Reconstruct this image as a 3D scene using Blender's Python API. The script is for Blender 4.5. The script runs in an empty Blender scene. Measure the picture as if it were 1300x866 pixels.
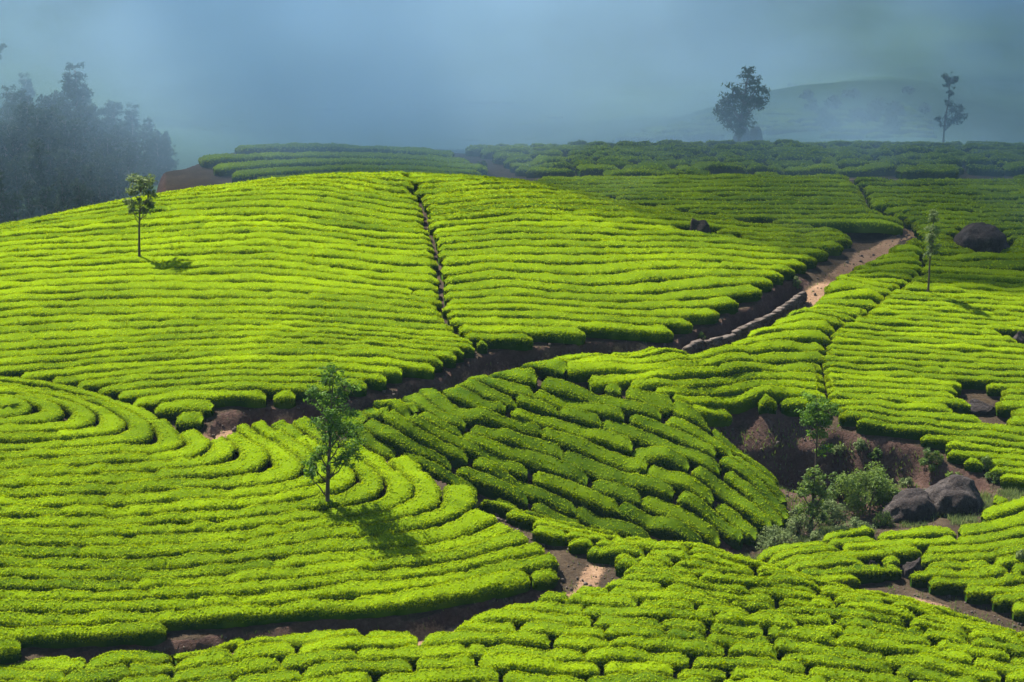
import bpy, math, random
import numpy as np
from mathutils import Vector, noise as mnoise

random.seed(7)
RNG = np.random.default_rng(7)
R = math.radians
SC = bpy.context.scene
COL = SC.collection

# ------------------------------------------------------------------ camera
F_PX, PITCH = 3000.0, R(15.0)          # focal length in pixels of the 1300 px wide photograph
cam_d = bpy.data.cameras.new('camera')
cam_d.sensor_width = 36.0
cam_d.lens = F_PX / 1300.0 * 36.0
cam_d.clip_start, cam_d.clip_end = 1.0, 6000.0
cam = bpy.data.objects.new('camera', cam_d)
cam.location = (0, 0, 0)
cam.rotation_euler = (R(90) - PITCH, 0, 0)
COL.objects.link(cam)
SC.camera = cam

# ------------------------------------------------------------------ sky, sun, exposure
SUN_EL, SUN_AZ = R(54), R(-45)         # azimuth measured from +Y (away from the camera) towards +X
W = bpy.data.worlds.new('World')
SC.world = W
W.use_nodes = True
nt = W.node_tree
sky = nt.nodes.new('ShaderNodeTexSky')
sky.sky_type = 'NISHITA'
sky.sun_disc = False
sky.sun_elevation = SUN_EL
sky.sun_rotation = SUN_AZ
nt.nodes['Background'].inputs['Strength'].default_value = 0.06
nt.links.new(sky.outputs['Color'], nt.nodes['Background'].inputs['Color'])
sun_d = bpy.data.lights.new('sun', 'SUN')
sun_d.energy, sun_d.angle, sun_d.color = 5.0, R(0.5), (1.0, 0.93, 0.80)
sun = bpy.data.objects.new('sun', sun_d)
to_sun = Vector((math.sin(SUN_AZ) * math.cos(SUN_EL), math.cos(SUN_AZ) * math.cos(SUN_EL), math.sin(SUN_EL)))
sun.rotation_euler = to_sun.to_track_quat('Z', 'Y').to_euler()
sun.location = (-40, 60, 60)
COL.objects.link(sun)
vs = SC.view_settings
vs.view_transform, vs.look, vs.gamma, vs.use_curve_mapping = 'Standard', 'None', 1.0, False
vs.exposure = 1.9
SC.cycles.max_bounces = 5
SC.cycles.volume_bounces = 3
SC.cycles.transparent_max_bounces = 8
HAZE_DENSITY = 0.00006
MIST = True

# ------------------------------------------------------------------ surveying helpers
CP, SP = math.cos(PITCH), math.sin(PITCH)
def ray(u, v):
    a = (np.asarray(u, float) - 650.0) / F_PX
    b = -(np.asarray(v, float) - 433.0) / F_PX
    return np.stack([a, CP + b * SP, -SP + b * CP], -1)
def P3(u, v, d):
    return ray(u, v) * np.asarray(d, float)[..., None]
def proj(p):
    p = np.asarray(p, float)
    dep = p[..., 1] * CP - p[..., 2] * SP
    up = p[..., 1] * SP + p[..., 2] * CP
    return 650 + F_PX * p[..., 0] / dep, 433 - F_PX * up / dep, dep

class TPS:
    """smooth surface through scattered points (thin plate spline)"""
    def __init__(s, xy, z, lam=0.0):
        xy = np.asarray(xy, float)
        s.c = xy.mean(0); s.k = 1 / 40.0
        s.p = (xy - s.c) * s.k
        n = len(s.p)
        K = s.phi(s.p, s.p) + lam * np.eye(n)
        Q = np.c_[np.ones(n), s.p]
        A = np.block([[K, Q], [Q.T, np.zeros((3, 3))]])
        sol = np.linalg.solve(A, np.r_[z, np.zeros(3)])
        s.w, s.a = sol[:n], sol[n:]
    @staticmethod
    def phi(a, b):
        r2 = ((a[:, None, :] - b[None]) ** 2).sum(-1)
        return 0.5 * r2 * np.log(r2 + 1e-12)
    def __call__(s, x, y):
        sh = np.shape(x)
        q = (np.stack([np.ravel(x), np.ravel(y)], -1) - s.c) * s.k
        out = np.empty(len(q))
        for i in range(0, len(q), 20000):
            qq = q[i:i + 20000]
            out[i:i + 20000] = s.phi(qq, s.p) @ s.w + s.a[0] + qq @ s.a[1:]
        return out.reshape(sh)

HH = 0.72                              # canopy height of the plucked tea above the soil

# control points: u, v, depth along the lens axis of the tea canopy
SA_PTS = [  # big left hill and its spur
 (0,818,112.5),(0,740,116),(0,660,120),(0,600,124),(0,540,128.3),(0,510,131),(0,480,134),(0,440,138.5),(0,400,143),(0,350,150),(0,290,160),
 (-60,800,113),(-60,600,124),(-60,440,139),(-60,305,159),
 (150,805,113.5),(150,740,116.5),(150,680,119.5),(150,620,123),(150,560,127.6),(150,530,131),(150,512,133.2),(150,480,135.6),(150,440,139),(150,400,143.5),(150,350,150),(150,300,157),(150,257,164),
 (300,780,114.3),(300,700,118.3),(300,640,122),(300,600,124.8),(290,565,127.8),(300,505,131.6),(300,470,134.5),(300,440,137.3),(300,400,141.5),(300,350,147.5),(300,300,154),(300,238,163.5),
 (210,530,131.5),(240,545,130.6),
 (450,758,114.8),(450,700,118),(450,660,120.4),(450,620,122.7),(440,595,124.6),(400,560,127.8),(340,535,130.2),(460,580,127.0),
 (450,488,132.9),(450,445,136),(450,400,141),(450,350,147),(450,300,153.5),(450,260,158.5),(450,224,164),
 (560,740,115.6),(560,690,118.4),(560,650,120.6),(560,622,123.0),(560,465,135),
 (650,732,116),(650,700,117.6),(650,672,119.2),(600,632,122.3),(700,715,116.8),
 (650,430,139.4),(650,400,142.8),(650,350,149),(650,300,156),(650,260,161),(650,230,166),(550,224,165),
 (850,425,144.5),(850,390,148),(850,350,153.3),(850,310,159),(850,285,163.5),(760,258,164.5),(760,418,142.6),(760,350,151),
 (950,378,151.4),(950,340,156),(950,300,162.5),(1040,322,161.3),(1060,292,167),
 (450,240,178),(150,290,182),(0,335,180),(300,265,182),(600,238,176),
]
# brink of the left hill above the tracks: u, v, distance of the track centre from the brink, drop from the tea top to the track
EDGE_LOW = [(-150,834,1.3,1.3),(-70,828,1.3,1.3),(0,824,1.3,1.4),(50,820,1.3,1.5),(60,812,1.3,1.5),(200,803,1.3,1.6),(300,787,1.3,1.6),(400,776,1.3,1.6),(470,772,1.3,1.6),(540,766,1.3,1.6),(575,757,1.3,1.5),(650,740,1.3,1.35),(712,726,1.25,.95),(718,708,1.3,.80),(700,694,1.0,.85),(680,680,.9,.9),(655,664,.8,.9),(628,650,.8,.9),(600,633,.8,.9)]
EDGE_UP = [(252,543,.6,1.0),(262,530,1.0,1.3),(277,511,1.2,1.5),(322,506,1.05,1.95),(385,501,1.05,1.95),(437,496,1.05,1.95),(502,480,1.05,1.95),(520,472,1.05,1.95),(560,466,1.05,1.95),(572,456,1.05,1.95),(605,441,1.05,1.95),(630,433,1.05,1.95),(662,430,1.05,1.95),(712,425,1.05,1.95),(790,420,1.05,1.95),(855,427,1.5,1.4),
  (868,413,1.8,1.6),(900,403,2.2,1.8),(925,388,2.3,1.85),(960,373,2.3,1.85),(975,362,2.3,1.85),(1000,346,2.2,1.8),(1035,329,2.0,1.6),(1050,320,1.8,1.4),(1085,303,1.7,1.15)
]
S2_PTS = [
 (500,535,130.2),(500,512,131.0),(470,575,129.3),(560,600,129.0),(640,620,129.4),(700,640,129.6),(760,655,129.6),(850,670,129.6),(920,685,129.6),
 (600,481,134.4),(600,540,132.0),(700,459,137.5),(700,510,134.8),(700,560,132.4),(800,560,133.7),(800,620,131.1),(850,525,135.9),(890,545,135.4),(940,582,134.4),(980,622,133),(1002,652,131.8),
 (760,700,128.4),(900,740,128.4),
 (1010,668,130.6),(1045,662,131.8),(1030,606,138.4),(1100,606,137.5),(1180,612,136.3),(1250,616,135.2),(960,592,137.3),
 (900,525,138.8),(945,522,140.8),(1000,535,140.8),(1060,535,140.6),(1100,550,139.4),(1180,572,138),(1240,598,136.4),(1300,608,135.6),
 (1160,662,131),(1212,650,132.3),(1100,675,129.5),(1200,664,131),(1300,632,133.5),(1000,697,127.5),(1000,712,126),(1100,700,127),(1200,700,127.5),(1300,690,128.5),(1100,724,124.8),(1200,742,124.2),(1297,766,123.2),(1000,745,122.5),(1370,680,129),
 (1200,772,121.6),(1290,798,120.6),
 (760,451,139.8),(850,443,142),(910,434,144.4),(800,470,138.6),(850,500,136.9),(975,505,140.8),(975,460,144.6),(975,420,147.3),(1100,500,142.8),(1100,450,147.2),(1100,400,152.3),(1100,350,158.7),
 (1200,520,141.7),(1200,450,147.5),(1200,383,154.5),(1200,320,162.7),(1297,550,140),(1297,480,145.5),(1297,400,153.5),(1297,320,163.5),(1012,392,150.8),(1062,347,157),(1122,307,164),(1370,450,148),(1370,560,139.5),
 (800,262,167.3),(870,273,167),(960,283,167.3),(700,233,172.5),(800,224,176),(950,222,176.5),(1075,222,176),(1000,255,170.5),(1100,262,169.3),(1140,283,167.5),(1070,284,167),
 (1120,240,173.5),(1200,260,171),(1297,260,171),(1200,300,165.5),(1200,224,177.5),(1297,224,177.5),(1370,260,171),
 (670,216,180),(800,217,179.3),(1000,217,180),(1297,216,180.7),(620,187,191),(800,181,192.5),(1000,181,193),(1297,183,193.5),
 (640,192,205),(800,193,207),(1000,193,207),(1297,195,207),
 (245,197,187),(300,192,189),(430,184,192),(560,190,190),(615,211,183.5),(430,216,178.5),(330,223,179),(540,212,181),(430,240,172),(280,225,180),
 (640,218,181),
 (100,960,108),(600,960,108),(1200,960,108),(350,960,115),
]
SG_PTS = [
 (0,868,109.4),(0,845,110.8),(150,830,111.3),(150,860,109.6),(300,806,112),(300,830,110.6),(300,866,108.7),(450,802,112.1),(560,795,112.6),(650,866,107.5),(650,830,109.3),(650,800,111.4),(650,771,113.9),(700,757,114.5),(782,737,115),(775,706,117),
 (735,682,118.7),(690,666,120),(640,646,121.6),(1000,866,106.6),(1000,810,109.4),(1000,760,111.9),(1000,724,113.8),(1300,866,105.6),(1300,830,107.4),(1300,804,109),(860,690,116.1),(860,740,113),(1150,762,111.2),(1150,810,108.7),
 (0,930,105.6),(650,930,104.4),(1300,930,103),(1370,840,106.5),(-60,870,108.4),
 (1000,760,119),(1300,842,115),(860,722,122),(740,702,125),(1150,800,117),
 (1000,930,132),(600,930,136),(1300,930,130),(200,930,136),
]
FAR_PTS = [(0,340,205),(100,318,206),(200,292,206),(245,255,206),(100,230,240),(100,175,275),(20,150,290),(150,190,265),(215,240,222),(215,195,255),(240,215,215),
 (350,205,240),(500,200,245),(650,205,235),(350,172,290),(500,165,300),(650,172,290),(800,178,255),(900,180,228),(1000,178,228),(1000,120,268),(1090,106,276),(1170,145,262),(1250,178,240),(1300,172,250),(850,158,280),
 (400,100,360),(650,100,365),(650,20,400),(200,20,400),(1250,80,350),(1200,0,400),(0,20,400),(650,-80,450),(-100,100,340),(1450,100,340),(-100,-60,450),(1450,-60,450),(1300,205,212),(650,-200,540),(0,-200,540),(1300,-200,540),(-150,330,205),(1450,200,215)]

def fit(pts, soil=()):
    p = np.array(pts, float)
    w = P3(p[:, 0], p[:, 1], p[:, 2])
    if len(soil):
        w = np.concatenate([w, np.asarray(soil) + [0, 0, HH]])      # soil points, lifted to canopy level
    return TPS(w[:, :2], w[:, 2], 2e-4)
def hit(S, u, v, lo=98.0, hi=240.0):
    """first place where each pixel ray meets surface S"""
    u = np.asarray(u, float); v = np.asarray(v, float)
    ds = np.arange(lo, hi, 0.5)
    r = ray(u, v)
    pts = r[:, None, :] * ds[None, :, None]
    g = pts[..., 2] - S(pts[..., 0], pts[..., 1])
    below = g < 0
    i = np.argmax(below, 1)
    miss = ~below.any(1)
    j = np.clip(i, 1, None)
    n = np.arange(len(u))
    g0, g1 = g[n, j - 1], g[n, j]
    t = np.clip(g0 / (g0 - g1 + 1e-9), 0, 1)
    d = ds[j - 1] + t * 0.5
    if miss.any(): d[miss] = ds[np.argmin(np.abs(g[miss]), 1)]
    return r * d[:, None], d
def trace(S, pts, lo=98.0, hi=240.0):
    """polyline traced on the photo -> points on surface S; entries may carry their own depth"""
    return np.array([P3(np.array([p[0]]), np.array([p[1]]), np.array([p[2]]))[0] if len(p) == 3 else hit(S, [p[0]], [p[1]], lo, hi)[0][0] for p in pts])
SA = fit(SA_PTS)
def denser(edge, px=14.0):
    e = np.array(edge, float); d = np.r_[0, np.cumsum(np.hypot(*np.diff(e[:, :2], axis=0).T))]
    t = np.unique(np.r_[d, np.arange(0, d[-1], px)])
    return np.stack([np.interp(t, d, e[:, i]) for i in range(e.shape[1])], -1)
def beside(edge, side):
    """track centre line and a second line beyond it, at soil level, next to a traced brink"""
    P = trace(SA, [e[:2] for e in edge])
    t = np.gradient(P[:, :2], axis=0); t = t / np.hypot(t[:, 0], t[:, 1])[:, None]
    for _ in range(3): t[1:-1] = (t[:-2] + t[1:-1] * 2 + t[2:]) / 4
    t = t / np.hypot(t[:, 0], t[:, 1])[:, None]
    n = np.stack([t[:, 1], -t[:, 0]], -1) * side
    off = np.array([e[2] for e in edge])[:, None]; drop = np.array([e[3] for e in edge])
    c = np.c_[P[:, :2] + n * off, P[:, 2] - drop]
    e = np.c_[P[:, :2] + n * (off - 0.6), P[:, 2] - drop + 0.03]
    return P, c, e
EDGE_GULLY = [(885,524,.6,1.0),(930,556,.6,1.6),(985,559,.6,2.6),(1040,557,.6,2.9),(1062,537,.6,3.0),(1110,546,.6,2.9),(1170,557,.6,2.4),(1200,578,.6,1.9),(1250,594,.6,1.5),(1262,606,.6,1.1)]
EA_LOW, TRACK2, T2E = beside(EDGE_LOW, 1)
EA_UP, TRACK1, T1E = beside(EDGE_UP, 1)
T1_END = P3(np.array([1120, 1150, 1166]), np.array([308, 298, 290]), np.array([164.8, 167.5, 169.0]))
TRACK1 = np.concatenate([TRACK1, T1_END])
S2a = fit(S2_PTS, np.concatenate([TRACK1, T1E]))
def gully_foot():
    E_ = denser(EDGE_GULLY); P = trace(S2a, [e[:2] for e in E_]); t = np.gradient(P[:, :2], axis=0); t /= np.hypot(t[:, 0], t[:, 1])[:, None]
    n = np.stack([t[:, 1], -t[:, 0]], -1); o = E_[:, 2:3]; dr = E_[:, 3]
    for _ in range(3): t[1:-1] = (t[:-2] + 2 * t[1:-1] + t[2:]) / 4; dr[1:-1] = (dr[:-2] + 2 * dr[1:-1] + dr[2:]) / 4
    t /= np.hypot(t[:, 0], t[:, 1])[:, None]; n = np.stack([t[:, 1], -t[:, 0]], -1)
    return np.concatenate([np.c_[P[:, :2] - n * 0.05, P[:, 2] - HH], np.c_[P[:, :2] + n * o, P[:, 2] - dr], np.c_[P[:, :2] + n * (o + .8), P[:, 2] - dr - .12]])
def near_gully(p): return 990 <= p[0] <= 1260 and 590 <= p[1] <= 619
S2_CUT = fit([p for p in S2_PTS if not near_gully(p) and p not in [(960,592,137.3)]], np.concatenate([TRACK1, T1E, gully_foot()]))
S2 = S2a
SG = fit(SG_PTS, np.concatenate([TRACK2, T2E]))
SF = fit(FAR_PTS)

def inside(poly, x, y):
    poly = np.asarray(poly)[:, :2]
    c = np.zeros(np.shape(x), bool)
    x0, y0 = poly[-1]
    for x1, y1 in poly:
        cond = ((y1 > y) != (y0 > y))
        with np.errstate(divide='ignore', invalid='ignore'):
            xi = (x0 - x1) * (y - y1) / (y0 - y1) + x1
        c ^= cond & (x < xi)
        x0, y0 = x1, y1
    return c
def dist_line(line, x, y, closed=False):
    line = np.asarray(line)[:, :2]
    best = np.full(np.shape(x), 1e9)
    m = len(line)
    for i in range(m if closed else m - 1):
        a, b = line[i], line[(i + 1) % m]
        ab = b - a
        L = ab @ ab + 1e-9
        t = np.clip(((x - a[0]) * ab[0] + (y - a[1]) * ab[1]) / L, 0, 1)
        best = np.minimum(best, np.hypot(x - a[0] - t * ab[0], y - a[1] - t * ab[1]))
    return best
def sstep(a, b, x):
    t = np.clip((x - a) / (b - a), 0, 1)
    return t * t * (3 - 2 * t)

# value noise (vectorised, 3 octaves on demand)
_perm = RNG.permutation(4096)
_val = RNG.random(4096) * 2 - 1
def vnoise(x, y, f=1.0, seed=0):
    x = np.asarray(x) * f + 1000.3; y = np.asarray(y) * f + 1000.7
    xi = np.floor(x).astype(int); yi = np.floor(y).astype(int)
    fx = x - xi; fy = y - yi
    fx = fx * fx * (3 - 2 * fx); fy = fy * fy * (3 - 2 * fy)
    def h(a, b): return _val[_perm[(_perm[(a + seed * 57) & 4095] + b) & 4095]]
    return ((h(xi, yi) * (1 - fx) + h(xi + 1, yi) * fx) * (1 - fy) + (h(xi, yi + 1) * (1 - fx) + h(xi + 1, yi + 1) * fx) * fy)
def fbm(x, y, f, o=3, seed=0):
    s = 0; a = 1.0
    for i in range(o):
        s = s + a * vnoise(x, y, f * 2 ** i, seed + i * 3); a *= 0.5
    return s

# ------------------------------------------------------------------ outlines traced on the photo
A_EDGE_BACK = [(1050,286,168),(975,283,168),(930,277,168),(860,266,168),(800,256,168),(740,244,168.5),(690,234,170),(640,227,172),(560,230,173),(450,232,173),(330,245,174),(200,262,174),(60,290,173),(-70,320,172),(-150,340,171)]
A_SPUR = [(575,620,125.0),(520,603,127.2),(478,590,128.3),(450,571,128.8),(412,540,129.7),(398,522,130.6),(370,521,130.6),(330,525,130.5),(303,534,130.3),(290,545,129.8),(268,552,129.6)]
A_POLY = np.concatenate([EA_LOW, trace(SA, A_SPUR), EA_UP, trace(SA, [(1075,291)] + A_EDGE_BACK)])
SWALE = trace(SA, [(252,545),(222,533),(185,519),(150,505),(100,490),(40,479),(0,475),(-70,470),(-150,466)])
SPUR_POLY = np.concatenate([EA_LOW, trace(SA, A_SPUR), SWALE])
HILL_POLY = np.concatenate([SWALE[::-1], EA_UP, trace(SA, [(1075,291)] + A_EDGE_BACK)])
C_POLY = trace(S2, [(405,516),(430,512),(480,509),(520,498),(560,490),(600,478),(640,466),(668,455),(690,456),(720,470),(745,484),(770,487),(812,494),(840,503),(866,516),(880,524),(915,545),(945,574),(975,604),(1002,640),(1006,655),(990,668),(960,684),(925,692),(880,700),(800,690),(720,672),(640,645),(590,622),(520,605),(478,594),(450,574),(420,545)])
FOLD = [(1166,300),(1168,345),(1110,385),(1060,412),(1044,440),(1040,470),(1050,505),(1064,537)]
D_POLY = trace(S2a, [(690,455),(750,447),(850,442),(898,446),(912,440),(946,424),(978,410),(1012,392),(1043,372),(1070,346),(1097,330),(1137,309)] + [(u + 7, v) for u, v in FOLD] + [(1060,536),(1040,524),(1010,520),(968,514),(935,524),(890,524),(868,515),(840,502),(812,493),(770,486),(745,483),(715,468)])
E_POLY = trace(S2a, FOLD[::-1] + [(1166,290),(1150,278),(1108,262),(1092,238),(1076,224),(1297,223),(1480,223),(1480,640),(1300,611),(1258,606),(1250,590),(1200,578),(1192,561),(1170,556),(1110,545)])
DI_POLY = trace(S2, [(940,545),(1030,540),(1034,550),(990,556),(945,552)])     # tongue of tea left on the gully bank
F_POLY = trace(S2, [(945,706),(1000,688),(1090,670),(1120,668),(1190,664),(1240,652),(1262,628),(1320,622),(1480,606),(1480,815),(1297,776),(1260,762),(1215,750),(1190,742),(1140,727),(1120,722),(1085,735),(1040,745),(1000,730),(960,716)])
G_POLY = trace(SG, [(-150,930),(-150,858),(0,838),(100,834),(220,822),(300,808),(400,801),(470,795),(572,797),(580,786),(640,768),(690,756),(760,740),(786,735),(770,708),(742,702),(722,692),(706,686),(684,675),(655,658),(626,641),(600,629,123.2),(585,622,126.2),(640,640,126.2),(720,660,124.2),(800,676,122.2),(860,688,120.6),(940,707,118.6),(1000,722,116.4),(1080,737,115),(1150,756,113.8),(1230,778,112.5),(1300,800,111.4),(1380,825,110),(1480,850,108.5),(1480,930),(650,930)])
P_POLY = trace(S2, [(676,235),(655,229),(690,224),(800,222),(950,221),(1078,221),(1094,234),(1110,262),(1152,280),(1152,288),(1080,284),(1050,285),(975,283),(930,277),(860,267),(800,257),(740,245)])
R_POLY = trace(S2, [(572,182,192),(604,191,189.5),(640,202,184.8),(664,215),(664,219),(800,219),(950,219),(1050,217),(1160,216),(1300,215),(1480,214),(1480,183,200),(1297,183,200),(1000,181,200),(800,181,199),(640,184,198)])
K_POLY = trace(S2, [(243,196,187),(258,207,184),(285,219,181),(310,226,178.5),(330,234,176),(430,236,173.5),(560,226,176),(612,219),(622,211),(585,195,188),(540,185,196),(430,182,197),(300,190,192)])
TRACK3 = trace(S2, [(1130,738,123.4),(1165,745,123.6),(1215,758,123),(1260,772,122.3),(1300,788,121.6),(1380,815,120.6)])
TRACK4 = trace(S2, [(1020,219,178.6),(1100,219,178.6),(1200,219.5,178.8),(1300,219.5,179),(1390,219.5,179)])

# rows: grooves between hedges, traced on the photo, with their running number
ROWS_SPUR = [
 (0,[(0,830),(50,822)]),(1,[(0,804),(60,806),(200,801)]),(2,[(0,788),(100,787),(325,775),(400,768),(470,766),(540,760),(570,754),(650,737),(711,723)]),
 (3,[(0,767),(150,767),(325,760),(402,754),(509,741),(650,719),(711,707)]),(4,[(0,750),(150,752),(307,746),(325,743),(417,732),(509,726),(571,719),(650,699),(690,690)]),
 (5,[(0,736),(150,738),(307,730),(417,715),(509,708),(571,703),(650,681)]),(6,[(0,721),(150,722),(307,716),(399,706),(466,700),(520,695),(574,688),(605,674),(640,663)]),
 (7,[(0,704),(150,704),(307,698),(362,690),(417,681),(472,675),(525,669),(571,658),(600,645),(604,636)]),
 (8,[(0,687),(150,688),(307,681),(353,675),(414,665),(445,664),(497,657),(537,646),(560,635),(561,627),(540,615)]),
 (9,[(0,674),(150,675),(307,666),(417,652),(442,651),(479,645),(509,634),(519,622),(515,613),(485,598)]),
 (10,[(0,660),(150,661),(307,651),(386,639),(414,634),(448,628),(469,618),(473,607),(462,592),(425,570),(398,545)]),
 (11,[(0,647),(150,646),(307,635),(371,626),(414,618),(430,610),(431,600),(415,582),(380,558),(345,533)]),
 (12,[(0,633),(100,631),(200,626),(307,620),(360,613),(388,604),(396,594),(378,575),(340,550),(318,536)]),
 (13,[(0,618),(100,614),(210,608),(280,602),(320,598),(345,590),(350,582),(335,568),(305,550)]),
 (14,[(0,604),(100,601),(180,597),(240,592),(290,585),(305,578),(303,567),(288,558)]),
 (15,[(0,590),(50,590),(130,586),(200,581),(245,575),(265,566),(263,556),(245,545),(222,531)]),
 (16,[(0,577),(90,575),(160,572),(200,568),(218,558),(222,549),(208,538),(185,526),(150,512),(100,496),(40,484),(0,480)]),
 (17,[(0,565),(100,562),(160,556),(178,547),(180,538),(165,527),(140,516),(100,502),(50,491),(0,486)]),
 (18,[(0,552),(50,552),(90,548),(130,542),(137,532),(122,520),(100,509),(60,499),(0,492)]),
 (19,[(0,539),(55,536),(90,529),(95,523),(75,512),(40,504),(0,498)]),(20,[(0,525),(40,523),(48,516),(30,509),(0,504)]),(21,[(0,513),(14,513)]),
]
ROWS_HILL = [
 (15,[(226,526),(234,522),(250,519)]),(16,[(187,516),(215,508),(255,504),(280,507)]),(17,[(156,506),(175,501),(207,495),(240,492),(322,494),(380,492)]),
 (18,[(116,499),(130,494),(180,489),(322,483),(420,484)]),(19,[(85,490),(150,481),(322,473),(440,476)]),
 (20,[(60,482),(150,472),(322,463),(440,467),(517,471)]),(21,[(30,475),(150,463),(322,454),(450,456),(545,464)]),
 (22,[(0,467),(150,453),(325,445),(475,444),(530,449),(570,456)]),(24,[(0,445),(150,436),(322,427),(450,431),(550,437),(600,440)]),
 (26,[(0,421),(150,414),(325,410),(450,418),(560,426),(620,430)]),(28,[(0,398),(150,393),(325,393),(425,397),(560,403),(650,406),(737,411),(850,420)]),
 (29,[(650,396),(750,401),(862,408)]),(30,[(650,386),(750,392),(812,396),(875,394),(910,392)]),
 (31,[(0,368),(150,360),(325,357),(425,365),(512,373),(560,381),(650,377),(775,386),(840,385),(900,380),(950,375)]),
 (32,[(650,363),(737,373),(800,375),(850,372),(912,365),(965,360)]),(33,[(650,351),(720,362),(765,363),(820,357),(890,349),(985,350)]),
 (34,[(0,340),(150,332),(325,326),(412,333),(465,341),(560,348)]),(35,[(650,330),(725,332),(800,328),(875,327),(975,334),(1020,335)]),
 (36,[(0,325),(150,316),(325,307),(407,312),(485,316),(535,322)]),(37,[(650,306),(737,309),(825,310),(880,308),(975,317),(1040,318)]),
 (38,[(0,309),(150,298),(325,289),(412,294),(480,305),(545,305),(650,296)]),
 (39,[(700,290),(825,293),(900,294),(1000,302),(1060,300)]),
 (40,[(100,288),(200,278),(325,271),(425,280),(500,288),(545,289),(650,279),(760,282)]),
 (41,[(860,277),(950,288),(1050,289)]),
 (42,[(200,259),(325,252),(385,253),(437,258),(500,270),(545,272),(650,262),(760,266)]),
 (44,[(300,241),(400,237),(475,250),(540,258),(650,247),(740,250)]),(46,[(430,227),(480,236),(540,243),(600,237),(665,234)]),
]
ROWS_C = [
 (-6,[(669,457),(712,468),(745,486),(800,504),(860,523),(920,555),(975,608)]),(-5,[(625,472),(650,480),(690,491),(740,502),(795,517),(862,544),(912,566),(962,606),(998,645)]),
 (-4,[(590,486),(620,493),(650,500),(737,522),(787,534),(867,562),(930,594),(985,650)]),(-3,[(572,490),(612,507),(650,514),(700,524),(770,549),(830,568),(875,584),(935,617),(965,660)]),
 (-2,[(545,497),(567,511),(600,520),(650,529),(700,543),(747,564),(820,590),(880,610),(930,650)]),(-1,[(525,510),(557,527),(600,538),(647,551),(700,571),(760,594),(850,625),(915,668)]),
 (0,[(507,516),(550,540),(607,557),(647,577),(700,598),(770,622),(840,650),(900,678)]),(1,[(475,519),(515,542),(557,557),(590,570),(640,597),(700,620),(800,655)]),
 (2,[(450,523),(500,556),(537,573),(575,587),(637,613),(690,633)]),(3,[(430,530),(450,548),(490,575),(537,594),(580,610)]),
]
ROWS_D = [
 (13,[(1258,599),(1297,606)]),(12,[(1215,582),(1297,594)]),(11,[(1195,567),(1297,580)]),(10,[(1120,543),(1180,555),(1297,566)]),(9,[(1060,532),(1150,543),(1297,552)]),(8,[(1010,522),(1150,531),(1297,538)]),
 (7,[(867,521),(950,519),(975,511),(1037,515),(1137,520),(1297,525)]),(6,[(850,512),(925,506),(975,500),(1040,502),(1137,508),(1297,512)]),(5,[(820,500),(900,492),(975,486),(1040,488),(1100,494),(1225,499),(1297,502)]),
 (4,[(775,487),(862,485),(912,478),(975,473),(1057,476),(1130,481),(1200,484),(1297,490)]),(3,[(765,476),(850,473),(900,466),(975,460),(1025,463),(1137,469),(1297,477)]),(2,[(720,466),(790,464),(850,460),(937,452),(975,446),(1050,449),(1137,457),(1297,464)]),
 (1,[(710,456),(750,452),(810,452),(895,446),(940,438),(975,432),(1050,435),(1137,445),(1297,451)]),(0,[(905,438),(975,419),(1025,418),(1137,432),(1297,439)]),
 (-1,[(925,428),(1000,405),(1057,408),(1137,421),(1297,428)]),(-5,[(1015,384),(1060,381),(1150,386),(1297,394)]),(-10,[(1060,345),(1150,345),(1297,352)]),(-15,[(1118,306),(1200,304),(1297,307)]),(-20,[(1150,272),(1200,271),(1297,272)]),(-25,[(1115,241),(1200,240),(1297,240)]),(-28,[(1100,225),(1200,224),(1297,224)]),
]
def fan(v0, top): return [(u, v0 + (0.10 if v0 > 520 else 0.05 if top else 0.055) * (u - 1040)) for u in (1040, 1110, 1180, 1240, 1300, 1340)]
_v, ROWS_E, _k = 600.0, [], 0
while _v > 222:
    if _k % 3 == 0: ROWS_E.append((_k, [(u, v) for u, v in fan(_v, False)] if _v > 330 else [(u, _v) for u in (1090, 1160, 1240, 1300, 1340)]))
    _v -= 8.3 if _v > 520 else 7.6 if _v > 430 else 6.6 if _v > 370 else 5.9 if _v > 300 else 5.6; _k += 1
ROWS_F = [(-1,[(1110,664),(1190,655),(1255,642),(1297,628)]),(0,[(950,702),(975,695),(1107,676),(1180,669),(1220,663),(1297,644)]),(1,[(975,704),(1050,692),(1120,687),(1180,682),(1240,678),(1297,664)]),
 (2,[(990,712),(1060,702),(1120,697),(1175,695),(1240,693),(1297,680)]),(3,[(1010,720),(1070,713),(1120,708),(1175,707),(1240,705),(1297,694)]),(4,[(1040,729),(1090,723),(1130,720),(1200,719),(1240,717),(1297,708)]),(5,[(1085,735),(1150,731),(1200,731),(1240,730),(1297,722)]),
 (6,[(1150,741),(1200,742),(1240,743),(1297,736)]),(7,[(1200,753),(1240,755),(1297,750)]),(8,[(1240,765),(1297,764)])]
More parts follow.
